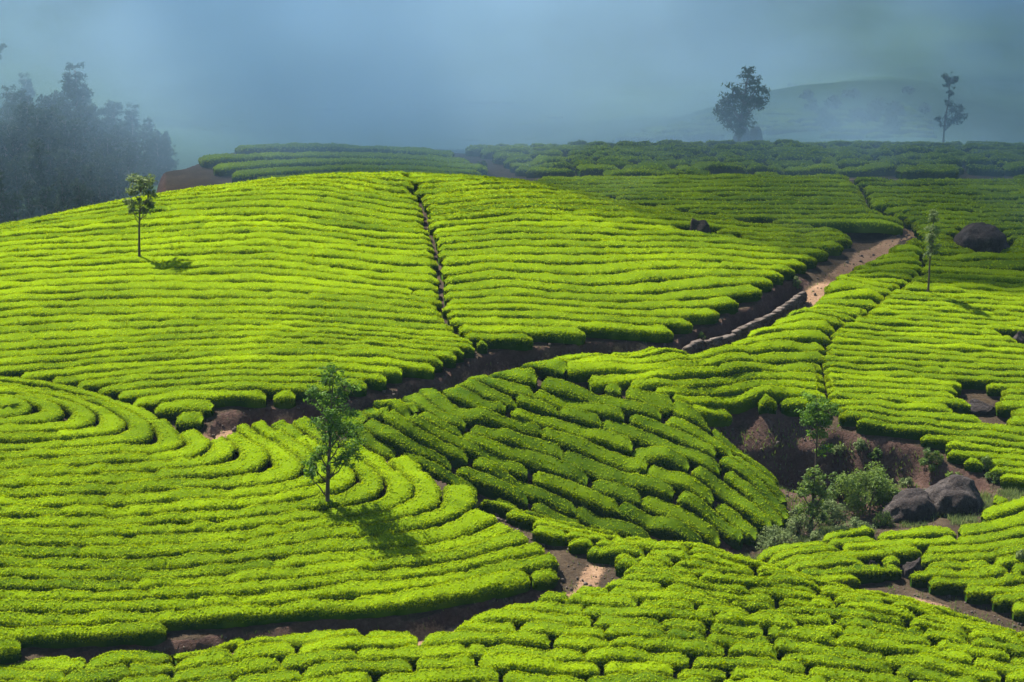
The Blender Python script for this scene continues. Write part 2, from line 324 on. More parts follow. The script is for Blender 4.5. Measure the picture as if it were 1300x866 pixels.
ROWS_G = [(0,[(0,882),(150,872),(325,852),(426,843),(515,837),(650,833),(800,835),(975,845),(1079,860)]),(1,[(0,858),(114,853),(200,843),(267,838),(325,828),(396,824),(478,819),(552,815),(650,813),(742,811),(880,815),(975,827),(1079,846),(1190,857)]),
 (2,[(0,838),(114,833),(200,824),(300,809),(440,801),(552,796),(650,790),(730,792),(804,796),(975,806),(1067,820),(1159,834),(1300,858)]),(3,[(590,786),(640,772),(684,770),(760,776),(865,780),(975,788),(1067,801),(1159,813),(1300,838)]),
 (4,[(690,755),(740,755),(810,760),(865,763),(975,773),(1080,787),(1190,802),(1300,823)]),(5,[(755,741),(810,745),(865,749),(975,760),(1080,774),(1190,790),(1300,812)]),(6,[(785,729),(865,736),(975,748),(1080,761),(1190,779)]),
 (7,[(775,715),(865,724),(975,737),(1080,750)]),(8,[(755,702),(819,706),(900,716),(975,727)]),(9,[(730,689),(819,695),(900,705)]),(10,[(715,678),(780,682),(850,691)]),(11,[(680,661),(740,669),(790,677)]),(12,[(645,646),(680,652),(715,661)])]
ROWS_P = [(0,[(1000,287),(1050,288),(1150,290)]),(2,[(860,272),(940,276),(1050,277),(1130,278)]),(4,[(800,263),(900,265),(1000,265),(1110,266)]),(6,[(750,251),(850,253),(950,253),(1095,254)]),(8,[(720,243),(800,243),(950,242),(1085,243)]),(10,[(690,233),(800,232),(950,231),(1075,231)]),(12,[(690,223),(800,222),(950,221),(1075,221)])]
ROWS_R = [(0,[(670,221),(800,221),(1000,220),(1297,218)]),(2,[(670,212),(800,209),(1000,208),(1297,207)]),(4,[(650,203),(800,198),(1000,197),(1297,197)]),(6,[(640,193),(800,189),(1000,188.5),(1297,189)]),(8,[(620,185.5),(800,182.5),(1000,182.5),(1297,184)])]
ROWS_K = [(0,[(330,231),(430,225),(510,221)]),(1,[(307,223),(373,220),(442,215),(560,217),(610,218)]),(2,[(283,216),(373,208),(477,207),(580,212),(615,213)]),(3,[(259,205),(338,199),(442,198),(546,202),(600,206)]),(4,[(243,197),(304,191),(407,189),(511,193),(575,198)]),(5,[(300,188,196),(407,184,196),(511,188,196)])]

M_POLY = trace(SF, [(745,182),(800,168),(880,150),(930,128),(985,108),(1040,99),(1100,104),(1150,125),(1185,150),(1200,180)], 215, 420)
ROWS_M = [(i, [(u, 180 - 7.0 * i + dv) for u, dv in ((760, 3), (900, -1), (1040, 0), (1180, 2))]) for i in range(12)]
V_POLY = trace(SF, [(222,178),(250,150),(330,128),(460,120),(640,118),(720,140),(700,176),(560,179),(400,177),(300,181)], 215, 420)
ROWS_V = [(i, [(u, 182 - 5.5 * i + dv) for u, dv in ((200, -3), (330, 2), (460, 0), (600, 3), (740, 0))]) for i in range(13)]
FIELDS = {  # canopy surface, outline, rows, broken into pieces of about this length, lateral wander, jitter of height
 'left_hill':   dict(mult=1.12, up='the bright upper hill', S=SA, poly=HILL_POLY, rows=ROWS_HILL, piece=(16, 44), wander=.07, bump=.06, tight=1, where='on the upper part of the big bright hill', ref='up from the middle track'),
 'left_spur':   dict(mult=1.15, up='the curving left spur', S=SA, poly=SPUR_POLY, rows=ROWS_SPUR, piece=(9, 26), wander=.11, bump=.09, tight=1, where='on the curving spur at lower left', ref='up from the lower track'),
 'mound':       dict(mult=1.2, up='the shaded middle mound', S=S2, poly=C_POLY, rows=ROWS_C, piece=(2.2, 7.5), wander=.34, bump=.28, fill=.95, tone_bias=-.26, where='on the shaded mound in the middle', ref='from its lower left foot'),  # mature leaves, darkened further to paint in the mound's shade
 'right_slope': dict(mult=1.12, up='the middle right slope', S=S2a, poly=D_POLY, rows=ROWS_D, piece=(9, 26), wander=.19, bump=.12, tight=1, where='on the slope above the gully at right', ref='up from the gully edge'),
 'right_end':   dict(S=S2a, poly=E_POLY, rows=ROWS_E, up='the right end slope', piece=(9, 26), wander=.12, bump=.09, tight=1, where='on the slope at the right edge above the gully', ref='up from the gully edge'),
 'bank_tongue': dict(up='the gully bank', S=S2, poly=DI_POLY, rows=ROWS_D, piece=(6, 12), wander=.1, bump=.1, where='left standing on the dark gully bank', ref='up from the gully'),
 'lower_right': dict(mult=1.15, up='the boulder slope', S=S2, poly=F_POLY, rows=ROWS_F, piece=(3, 9), wander=.22, bump=.12, where='on the low slope under the two boulders', ref='up from the small track'),
 'foreground':  dict(mult=1.42, up='the nearest slope', S=SG, poly=G_POLY, rows=ROWS_G, piece=(2.2, 7), wander=.30, bump=.14, fill=.92, tone_bias=-.09, where='on the nearest slope along the bottom', ref='up from the picture bottom'),
 'far_field':   dict(up='the dim back field', tone_bias=-.07, S=S2, poly=P_POLY, rows=ROWS_P, piece=(12, 25), tight=1, wander=.08, bump=.06, where='in the dim field behind the bright hill', ref='up from the dark bank'),  # tone lowered to stand for the cloud's shade on this field
 'ridge_field': dict(up='the far ridge', S=S2, poly=R_POLY, rows=ROWS_R, piece=(1.6, 6), wander=.35, bump=.22, tone_bias=-.14, where='on the far ridge below the mist', ref='up from the ridge foot'),
 'misty_slope': dict(up='the misty hill', S=SF, poly=M_POLY, rows=ROWS_M, piece=(3, 9), wander=.4, bump=.2, tone_bias=-.2, where='on the mist covered hill behind the ridge', ref='up from the ridge'),
 'valley_slope': dict(up='the misty valley slope', S=SF, poly=V_POLY, rows=ROWS_V, piece=(5, 16), wander=.5, bump=.2, tone_bias=-.2, where='on the misty slope across the valley', ref='up from the valley'),
 'left_knoll':  dict(up='the dull knoll', S=S2, poly=K_POLY, rows=ROWS_K, piece=(12, 25), tight=1, wander=.1, bump=.06, where='on the dull green knoll behind the hill', ref='up from the crest'),
}

# ------------------------------------------------------------------ terrain
X0, X1, Y0, Y1, DX = -62.0, 66.0, 84.0, 222.0, 0.25
gx = np.arange(X0, X1 + 1e-6, DX); gy = np.arange(Y0, Y1 + 1e-6, DX)
GX, GY = np.meshgrid(gx, gy)
zA, z2, zG, zF = SA(GX, GY) - HH, S2(GX, GY) - HH, SG(GX, GY) - HH, SF(GX, GY)
_ge = trace(S2a, [(e[0], e[1]) for e in EDGE_GULLY])
z2 = z2 - sstep(8.5, 5.0, dist_line(_ge, GX, GY)) * sstep(7.0, 8.5, GX) * np.clip(z2 - (S2_CUT(GX, GY) - HH), 0, None)
def sd(poly):
    d = dist_line(poly, GX, GY, True)
    return np.where(inside(poly, GX, GY), d, -d)
sA = sd(A_POLY)
front = sstep(126, 134, GY)
zG = zG - 6 * sstep(124, 132, GY)
edge_n = 0.25 * fbm(GX, GY, 0.9, 2, 4)
back_line = trace(S2, [(-400,200,192),(180,245,186),(236,206,187),(246,196,188),(300,189,196),(430,183,200),(560,184,200),(640,184,201),(800,181,203),(1000,181,203),(1300,183,203),(1700,183,203)])
by = np.interp(GX, back_line[:, 0], back_line[:, 1])
mB = sstep(-2.0, 3.0, GY - by)
left_drop = sstep(-26.0, -29.0, GX + 0.15 * (GY - 175)) * sstep(160, 168, GY)
ZV = np.maximum(z2, zG)
mF = np.maximum(mB, left_drop)
ZV = ZV * (1 - mF) + np.minimum(zF, ZV + 4) * mF
wA = 0.4 + 5.0 * sstep(152, 160, GY)
mA = sstep(-1.0, 0.15, (sA + edge_n) / wA)
ZT = ZV * (1 - mA) + zA * mA
tr_d = np.minimum.reduce([dist_line(TRACK1, GX, GY), dist_line(TRACK2[:-5], GX, GY), dist_line(TRACK3, GX, GY) + .6, dist_line(TRACK4, GX, GY) + .5])
tr_w = 0.62 + 0.35 * fbm(GX, GY, 0.35, 2, 9) + 0.30 * sstep(136, 142, GY)
is_track = tr_d < tr_w + 0.15 * fbm(GX, GY, 1.5, 2, 13)
rough = sstep(0.3, 2.0, tr_d)
ZT = ZT + (0.05 * fbm(GX, GY, 0.7, 3, 21)) * (0.3 + 0.7 * rough)
def ground(x, y):
    fx = np.clip((np.asarray(x, float) - X0) / DX, 0, len(gx) - 1.001); fy = np.clip((np.asarray(y, float) - Y0) / DX, 0, len(gy) - 1.001)
    i = fx.astype(int); j = fy.astype(int); a = fx - i; b = fy - j
    return (ZT[j, i] * (1 - a) + ZT[j, i + 1] * a) * (1 - b) + (ZT[j + 1, i] * (1 - a) + ZT[j + 1, i + 1] * a) * b
def ground_any(x, y):
    return np.where(np.asarray(y) < Y1 - 1, ground(x, y), SF(x, y))
def ground_hit(u, v, lo=98.0, hi=420.0):
    ds = np.arange(lo, hi, 0.25)
    p = ray(u, v)[None, :] * ds[:, None]
    g = p[:, 2] - ground_any(p[:, 0], p[:, 1])
    i = int(np.argmax(g < 0))
    return p[i], ds[i]

# ------------------------------------------------------------------ materials
def new_mat(name):
    m = bpy.data.materials.new(name); m.use_nodes = True
    for n in list(m.node_tree.nodes):
        m.node_tree.nodes.remove(n)
    return m, m.node_tree
def N(t, kind, **kw):
    n = t.nodes.new(kind)
    for k, v in kw.items():
        if k in n.inputs.keys(): n.inputs[k].default_value = v
        else: setattr(n, k, v)
    return n
def ramp(t, fac, stops):
    r = t.nodes.new('ShaderNodeValToRGB')
    el = r.color_ramp.elements
    while len(el) < len(stops): el.new(0.5)
    for e, (p, c) in zip(el, stops):
        e.position = p; e.color = (*c, 1)
    t.links.new(fac, r.inputs['Fac'])
    return r.outputs['Color']
def leaf_mat(name, dark, bright, trans=0.4, scale=0.25, rough=0.6, spec=0.12):
    """leaves: attribute 'flush' gives the leaf tone: young growth, plus shade painted on hedge sides"""
    m, t = new_mat(name)
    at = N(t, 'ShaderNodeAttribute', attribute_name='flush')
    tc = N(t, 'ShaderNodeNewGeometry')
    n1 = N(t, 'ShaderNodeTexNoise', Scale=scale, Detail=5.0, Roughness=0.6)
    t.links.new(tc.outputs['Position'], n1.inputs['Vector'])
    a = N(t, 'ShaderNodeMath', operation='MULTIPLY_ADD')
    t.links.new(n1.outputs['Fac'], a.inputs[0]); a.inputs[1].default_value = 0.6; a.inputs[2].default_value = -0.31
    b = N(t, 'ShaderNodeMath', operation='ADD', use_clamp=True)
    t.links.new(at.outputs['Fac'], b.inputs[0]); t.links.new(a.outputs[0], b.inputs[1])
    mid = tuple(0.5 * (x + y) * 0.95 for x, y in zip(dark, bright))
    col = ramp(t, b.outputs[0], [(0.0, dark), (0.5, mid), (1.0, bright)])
    p = N(t, 'ShaderNodeBsdfPrincipled', Roughness=rough)
    p.inputs['Specular IOR Level'].default_value = spec
    t.links.new(col, p.inputs['Base Color'])
    tr = N(t, 'ShaderNodeBsdfTranslucent')
    hs = N(t, 'ShaderNodeHueSaturation', Hue=0.485, Saturation=1.1, Value=1.25)
    t.links.new(col, hs.inputs['Color']); t.links.new(hs.outputs['Color'], tr.inputs['Color'])
    mx = N(t, 'ShaderNodeMixShader', Fac=trans)
    t.links.new(p.outputs[0], mx.inputs[1]); t.links.new(tr.outputs[0], mx.inputs[2])
    o = N(t, 'ShaderNodeOutputMaterial')
    t.links.new(mx.outputs[0], o.inputs['Surface'])
    return m
def soil_mat(name, stops, scale=0.6, bump=0.5):
    m, t = new_mat(name)
    g = N(t, 'ShaderNodeNewGeometry')
    n1 = N(t, 'ShaderNodeTexNoise', Scale=scale, Detail=8.0, Roughness=0.65)
    n2 = N(t, 'ShaderNodeTexNoise', Scale=scale * 9, Detail=6.0, Roughness=0.7)
    for n in (n1, n2): t.links.new(g.outputs['Position'], n.inputs['Vector'])
    mx = N(t, 'ShaderNodeMath', operation='MULTIPLY_ADD')
    t.links.new(n2.outputs['Fac'], mx.inputs[0]); mx.inputs[1].default_value = 0.45
    ad = N(t, 'ShaderNodeMath', operation='MULTIPLY'); t.links.new(n1.outputs['Fac'], ad.inputs[0]); ad.inputs[1].default_value = 0.6
    t.links.new(ad.outputs[0], mx.inputs[2])
    col = ramp(t, mx.outputs[0], stops)
    p = N(t, 'ShaderNodeBsdfPrincipled', Roughness=0.95)
    p.inputs['Specular IOR Level'].default_value = 0.1
    t.links.new(col, p.inputs['Base Color'])
    bp = N(t, 'ShaderNodeBump', Strength=bump, Distance=0.15)
    t.links.new(n2.outputs['Fac'], bp.inputs['Height']); t.links.new(bp.outputs[0], p.inputs['Normal'])
    o = N(t, 'ShaderNodeOutputMaterial'); t.links.new(p.outputs[0], o.inputs['Surface'])
    return m
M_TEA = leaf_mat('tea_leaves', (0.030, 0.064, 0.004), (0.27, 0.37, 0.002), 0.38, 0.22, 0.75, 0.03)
M_CORE = leaf_mat('tea_dark_core', (0.014, 0.036, 0.004), (0.16, 0.24, 0.003), 0.0, 0.22, 0.9, 0.0)  # dark core: shade between the leaves is put into its colour
M_TREE = leaf_mat('tree_leaves', (0.018, 0.065, 0.012), (0.11, 0.21, 0.018), 0.40, 1.2)
M_PALE = leaf_mat('pale_tree_leaves', (0.05, 0.085, 0.04), (0.15, 0.20, 0.06), 0.40, 1.2)
M_FOREST = leaf_mat('forest_leaves', (0.020, 0.045, 0.018), (0.065, 0.10, 0.035), 0.30, 0.4)
M_SHRUB = leaf_mat('shrub_leaves', (0.035, 0.075, 0.018), (0.13, 0.20, 0.035), 0.4, 1.0)
M_GREY = leaf_mat('grey_scrub', (0.05, 0.085, 0.03), (0.17, 0.22, 0.08), 0.35, 1.0)
def ground_mat():
    m, t = new_mat('soil')
    g = N(t, 'ShaderNodeNewGeometry')
    n1 = N(t, 'ShaderNodeTexNoise', Scale=0.7, Detail=8.0, Roughness=0.65)
    n2 = N(t, 'ShaderNodeTexNoise', Scale=6.0, Detail=6.0, Roughness=0.7)
    for n in (n1, n2): t.links.new(g.outputs['Position'], n.inputs['Vector'])
    a = N(t, 'ShaderNodeMath', operation='ADD'); t.links.new(n1.outputs['Fac'], a.inputs[0]); t.links.new(n2.outputs['Fac'], a.inputs[1])
    h = N(t, 'ShaderNodeMath', operation='MULTIPLY'); t.links.new(a.outputs[0], h.inputs[0]); h.inputs[1].default_value = 0.5
    cols = [ramp(t, h.outputs[0], st) for st in (
        [(0.3, (0.014, 0.010, 0.007)), (0.5, (0.034, 0.024, 0.016)), (0.7, (0.075, 0.055, 0.033))],
        [(0.3, (0.022, 0.012, 0.010)), (0.5, (0.055, 0.032, 0.026)), (0.65, (0.095, 0.060, 0.048)), (0.8, (0.20, 0.155, 0.125))],
        [(0.3, (0.08, 0.05, 0.032)), (0.5, (0.17, 0.105, 0.065)), (0.7, (0.27, 0.185, 0.12))])]
    prev = cols[0]
    for nm, c in (('bare', cols[1]), ('wear', cols[2])):
        at = N(t, 'ShaderNodeAttribute', attribute_name=nm)
        ad = N(t, 'ShaderNodeMath', operation='MULTIPLY_ADD'); t.links.new(n2.outputs['Fac'], ad.inputs[0]); ad.inputs[1].default_value = 0.9
        sb = N(t, 'ShaderNodeMath', operation='SUBTRACT'); t.links.new(at.outputs['Fac'], sb.inputs[0]); sb.inputs[1].default_value = 0.45
        t.links.new(sb.outputs[0], ad.inputs[2])
        mr = N(t, 'ShaderNodeMapRange', interpolation_type='SMOOTHSTEP'); t.links.new(ad.outputs[0], mr.inputs['Value'])
        mr.inputs['From Min'].default_value = 0.3; mr.inputs['From Max'].default_value = 0.7
        mx = N(t, 'ShaderNodeMix', data_type='RGBA'); t.links.new(mr.outputs['Result'], mx.inputs['Factor'])
        t.links.new(prev, mx.inputs['A']); t.links.new(c, mx.inputs['B']); prev = mx.outputs['Result']
    p = N(t, 'ShaderNodeBsdfPrincipled', Roughness=0.95); p.inputs['Specular IOR Level'].default_value = 0.1
    t.links.new(prev, p.inputs['Base Color'])
    bp = N(t, 'ShaderNodeBump', Strength=0.8, Distance=0.15)
    t.links.new(n2.outputs['Fac'], bp.inputs['Height']); t.links.new(bp.outputs[0], p.inputs['Normal'])
    o = N(t, 'ShaderNodeOutputMaterial'); t.links.new(p.outputs[0], o.inputs['Surface'])
    return m
M_SOIL = ground_mat()
M_FAR = soil_mat('far_slope', [(0.3, (0.010, 0.028, 0.010)), (0.5, (0.03, 0.07, 0.02)), (0.75, (0.07, 0.12, 0.035))], 0.06, 0.6)
M_ROCK = soil_mat('dark_rock', [(0.28, (0.012, 0.010, 0.011)), (0.52, (0.030, 0.025, 0.025)), (0.66, (0.07, 0.06, 0.057)), (0.80, (0.24, 0.225, 0.21))], 0.9, 1.0)
M_STONE = soil_mat('wall_stone', [(0.3, (0.03, 0.024, 0.022)), (0.5, (0.08, 0.065, 0.057)), (0.7, (0.20, 0.17, 0.15))], 1.2, 1.0)
M_BARK = soil_mat('bark', [(0.3, (0.035, 0.026, 0.02)), (0.55, (0.09, 0.07, 0.055)), (0.8, (0.17, 0.14, 0.12))], 2.5, 1.0)
M_PALEBARK = soil_mat('pale_bark', [(0.3, (0.10, 0.085, 0.075)), (0.55, (0.20, 0.17, 0.15)), (0.8, (0.33, 0.30, 0.27))], 1.5, 0.8)

# ------------------------------------------------------------------ mesh helpers
def mesh_from(name, verts, quads=None, tris=None, mat=None, flush=None, smooth=False, mat2=None, first2=0):
    me = bpy.data.meshes.new(name)
    verts = np.asarray(verts, np.float32)
    nq = 0 if quads is None else len(quads); nt_ = 0 if tris is None else len(tris)
    loops = np.concatenate([a.ravel() for a in ([np.asarray(quads, np.int32)] if nq else []) + ([np.asarray(tris, np.int32)] if nt_ else [])]).astype(np.int32)
    starts = np.concatenate([np.arange(nq) * 4, nq * 4 + np.arange(nt_) * 3]).astype(np.int32)
    me.vertices.add(len(verts)); me.vertices.foreach_set('co', verts.ravel())
    me.loops.add(len(loops)); me.loops.foreach_set('vertex_index', loops)
    me.polygons.add(nq + nt_); me.polygons.foreach_set('loop_start', starts)
    if smooth: me.polygons.foreach_set('use_smooth', np.ones(nq + nt_, bool))
    if flush is not None:
        at = me.attributes.new('flush', 'FLOAT', 'POINT'); at.data.foreach_set('value', np.asarray(flush, np.float32))
    me.update(calc_edges=True)
    if mat: me.materials.append(mat)
    if mat2 is not None:
        me.materials.append(mat2)
        mi = np.zeros(nq + nt_, np.int32); mi[first2] = 1
        me.polygons.foreach_set('material_index', mi)
    return me
def link(name, me, parent=None, loc=None):
    o = bpy.data.objects.new(name, me); COL.objects.link(o)
    if loc is not None: o.location = loc
    if parent is not None: o.parent = parent
    return o
def tag(o, label=None, cat=None, group=None, kind=None):
    if label: o['label'] = label
    if cat: o['category'] = cat
    if group: o['group'] = group
    if kind: o['kind'] = kind
    return o
def empty(name, loc):
    o = bpy.data.objects.new(name, None); COL.objects.link(o); o.location = loc; o.empty_display_size = 0.3
    return o
def cards(pos, nrm, size, aspect=0.5, jitter=0.6, rng=RNG):
    """little leaf blades: rhombi on given points"""
    n = len(pos)
    nr = nrm + rng.normal(0, jitter, (n, 3)); nr /= np.linalg.norm(nr, axis=1)[:, None] + 1e-9
    r = rng.normal(0, 1, (n, 3))
    t = np.cross(nr, r); t /= np.linalg.norm(t, axis=1)[:, None] + 1e-9
    b = np.cross(nr, t)
    L = (size * rng.uniform(0.7, 1.3, n))[:, None]
    v = np.stack([pos - t * L, pos + b * L * aspect, pos + t * L, pos - b * L * aspect], 1)
    return v.reshape(-1, 3), np.arange(4 * n).reshape(n, 4)
def tube(pts, rad, seg=7):
    pts = np.asarray(pts, float); rad = np.asarray(rad, float)
    tg = np.gradient(pts, axis=0); tg /= np.linalg.norm(tg, axis=1)[:, None] + 1e-9
    ref = np.where(np.abs(tg[:, 2:3]) > 0.9, [[1.0, 0, 0]], [[0, 0, 1.0]])
    a = np.cross(tg, ref); a /= np.linalg.norm(a, axis=1)[:, None] + 1e-9
    b = np.cross(tg, a)
    th = np.arange(seg) * 2 * np.pi / seg
    ring = pts[:, None] + rad[:, None, None] * (np.cos(th)[None, :, None] * a[:, None] + np.sin(th)[None, :, None] * b[:, None])
    V = ring.reshape(-1, 3)
    q = []
    for i in range(len(pts) - 1):
        for j in range(seg):
            k = (j + 1) % seg
            q.append((i * seg + j, i * seg + k, (i + 1) * seg + k, (i + 1) * seg + j))
    return V, np.array(q)
def joined(parts):
    vs_, qs, o = [], [], 0
    for v, q in parts:
        vs_.append(v); qs.append(np.asarray(q) + o); o += len(v)
    return np.concatenate(vs_), np.concatenate(qs)

# ------------------------------------------------------------------ the ground
nx, ny = len(gx), len(gy)
idx = np.arange(nx * ny).reshape(ny, nx)
Q = np.stack([idx[:-1, :-1], idx[:-1, 1:], idx[1:, 1:], idx[1:, :-1]], -1).reshape(-1, 4)
V = np.stack([GX, GY, ZT], -1).reshape(-1, 3)
sl = np.hypot(*np.gradient(ZT, DX))
gully = trace(S2, [(900,520),(1010,522),(1060,534),(1110,546),(1170,557),(1200,580),(1258,606),(1300,612),(1300,622),(1190,628),(1100,640),(1010,668),(1000,640),(960,590)])
is_bank = ((sl > 0.75) | inside(gully, GX, GY)) & (GY < 215)
wear_f = np.clip(1 - (tr_d - tr_w + 0.35) / 0.7, 0, 1)
bare_f = np.maximum(np.clip((sl - 0.45) / 0.5, 0, 1), inside(gully, GX, GY) * 1.0)
cls = np.where(is_track, 1, np.where(is_bank, 2, np.where((mF > .5), 3, 0)))
qc = np.maximum.reduce([cls.ravel()[Q[:, 0]], 0 * Q[:, 0]])
def sub_mesh(name, sel, mat):
    q = Q[sel]; used, inv = np.unique(q, return_inverse=True)
    o = link(name, mesh_from(name, V[used], inv.reshape(-1, 4), None, mat, None, True))
    for nm, arr in (('wear', wear_f), ('bare', bare_f)):
        at = o.data.attributes.new(nm, 'FLOAT', 'POINT'); at.data.foreach_set('value', arr.ravel()[used].astype(np.float32))
    return tag(o, kind='structure')
sub_mesh('ground', qc == 0, M_SOIL)
sub_mesh('dirt_track', qc == 1, M_SOIL)
sub_mesh('earth_bank', qc == 2, M_SOIL)
sub_mesh('valley_ground', qc == 3, M_FAR)
# misty slopes far behind and the land beside and in front
def outer_z(x, y):
    zf = SF(np.clip(x, -140, 140), np.clip(y, 200, 560)) + np.clip(y - 560, 0, 900) * 0.10
    zn = ground(np.clip(x, X0, X1), np.clip(y, Y0, Y1))
    near = zn - 0.10 * np.maximum(0, np.maximum(X0 - x, x - X1)) * (y < 230)
    t = sstep(Y1 - 30, Y1 + 8, y)
    z = near * (1 - t) + zf * t
    front_rise = np.clip(Y0 - y, 0, 200)
    return np.where(y < Y0, z + 0.06 * front_rise - 3.0 * sstep(0, 12, front_rise) + 0.6 * np.clip(front_rise - 40, 0, 55), z)
def outer(name, xs, ys, mat):
    ox, oy = np.meshgrid(xs, ys)
    oz = outer_z(ox, oy)
    inn = (ox > X0 - .01) & (ox < X1 + .01) & (oy > Y0 - .01) & (oy < Y1 + .01)
    far_n = sstep(Y1 + 2, Y1 + 30, oy)
    oz = oz + far_n * 1.2 * fbm(ox, oy, 0.06, 3, 31)
    i2 = np.arange(ox.size).reshape(ox.shape)
    q = np.stack([i2[:-1, :-1], i2[:-1, 1:], i2[1:, 1:], i2[1:, :-1]], -1).reshape(-1, 4)
    keep = ~inn.ravel()[q].all(1)
    tag(link(name, mesh_from(name, np.stack([ox, oy, oz], -1).reshape(-1, 3), q[keep], None, mat, None, True)), kind='structure')
    return None
xs = np.unique(np.concatenate([np.linspace(-420, -200, 8), np.linspace(-200, X0, 30), np.linspace(X0, X1, 60), np.linspace(X1, 200, 30), np.linspace(200, 420, 8)]))
ys = np.unique(np.concatenate([np.linspace(-120, Y0, 30), np.linspace(Y0, Y1, 60), np.linspace(Y1, 420, 70), np.linspace(420, 900, 22)]))
outer('hills', xs, ys, M_FAR)

# ------------------------------------------------------------------ rocks (positions first: hedges leave room for them)
ROCKS = [  # u, v of the foot, width px, height px, label, flat-lit patch, seed
 (1155, 661, 66, 36, 'dark rounded boulder, left and lower of the two big ones', 0.62, 3),
 (1212, 651, 78, 42, 'dark rounded boulder with pale patch on top, right of the pair', 0.55, 5),
 (886, 305, 34, 20, 'grey angular rock sticking out of the bright hill flank', 0.7, 8),
 (1249, 325, 66, 30, 'dark broad rock in the dim slope right of the thin tree', 0.6, 11),
 (943, 190, 24, 17, 'dark block on the far ridge, left piece beside the pale cleft', 0.9, 14),
 (960, 190, 21, 15, 'dark block on the far ridge, right piece beside the pale cleft', 0.9, 17),
 (1244, 525, 44, 12, 'flat pale rock lying in a dark gap of the right slope', 0.7, 21),
 (1294, 440, 26, 18, 'grey rock cut by the right picture edge', 0.7, 24),
 (1161, 737, 36, 26, 'brown rock beside the small track under the boulders', 0.7, 27),
 (1108, 729, 18, 16, 'small dark rock left of the brown one by the small track', 0.7, 29),
]
rock_at = []
for u, v, w, h, lab, fl, sd_ in ROCKS:
    p, d = ground_hit(u, v)
    rock_at.append((p, d))

# ------------------------------------------------------------------ tea hedges
SEAM = trace(SA, [(527,229),(530,245),(541,262),(545,280),(552,300),(556,318),(563,340),(565,360),(568,375),(562,388),(568,403),(580,412),(590,422),(600,431)])
FOOTPATHS = {'left_hill': [(SEAM, 0.03)]}
HOLES = []
for (u, v, w, h, *_), (p, d) in zip(ROCKS, rock_at):
    HOLES.append((p[0], p[1] + 0.3 * w * d / F_PX, (0.52 if v < 700 else .36) * w * d / F_PX + 0.12))
for u, v, r in ((968, 279, .7), (950, 279, .6), (1262, 522, 1.0), (1228, 519, .9), (1130, 318, .0)):
    p = hit(S2, [u], [v])[0][0]; HOLES.append((p[0], p[1], r))

def contour_chains(F, mask, level, gx_, gy_):
    """marching squares -> list of polylines (world XY)"""
    G = F - level
    pos = G > 0
    ch = (pos[:-1, :-1].astype(int) + pos[:-1, 1:] + pos[1:, 1:] + pos[1:, :-1])
    act = np.argwhere((ch > 0) & (ch < 4) & mask[:-1, :-1])
    pts = {}; adj = {}
    def ept(kind, j, i):
        key = (kind, j, i)
        if key not in pts:
            if kind == 0: a, b = G[j, i], G[j, i + 1]; t = a / (a - b); pts[key] = (gx_[i] + t * (gx_[i + 1] - gx_[i]), gy_[j])
            else: a, b = G[j, i], G[j + 1, i]; t = a / (a - b); pts[key] = (gx_[i], gy_[j] + t * (gy_[j + 1] - gy_[j]))
        return key
    for j, i in act:
        e = []
        if pos[j, i] != pos[j, i + 1]: e.append(ept(0, j, i))
        if pos[j, i + 1] != pos[j + 1, i + 1]: e.append(ept(1, j, i + 1))
        if pos[j + 1, i] != pos[j + 1, i + 1]: e.append(ept(0, j + 1, i))
        if pos[j, i] != pos[j + 1, i]: e.append(ept(1, j, i))
        pairs = [(e[0], e[1])] if len(e) == 2 else [(e[0], e[1]), (e[2], e[3])]
        for a, b in pairs:
            adj.setdefault(a, []).append(b); adj.setdefault(b, []).append(a)
    seen = set(); out = []
    starts = [k for k in adj if len(adj[k]) == 1] + list(adj)
    for s in starts:
        if s in seen: continue
        chain = [s]; seen.add(s); cur = s
        while True:
            nx_ = [k for k in adj[cur] if k not in seen]
            if not nx_: break
            cur = nx_[0]; seen.add(cur); chain.append(cur)
        if len(chain) > 3: out.append(np.array([pts[k] for k in chain]))
    return out
def resample(line, step):
    d = np.r_[0, np.cumsum(np.hypot(*np.diff(line, axis=0).T))]
    n = max(2, int(d[-1] / step) + 1)
    t = np.linspace(0, d[-1], n)
    return np.stack([np.interp(t, d, line[:, 0]), np.interp(t, d, line[:, 1])], -1)
def smooth_line(l, k=3):
    for _ in range(k):
        m = l.copy(); m[1:-1] = 0.25 * l[:-2] + 0.5 * l[1:-1] + 0.25 * l[2:]; l = m
    return l

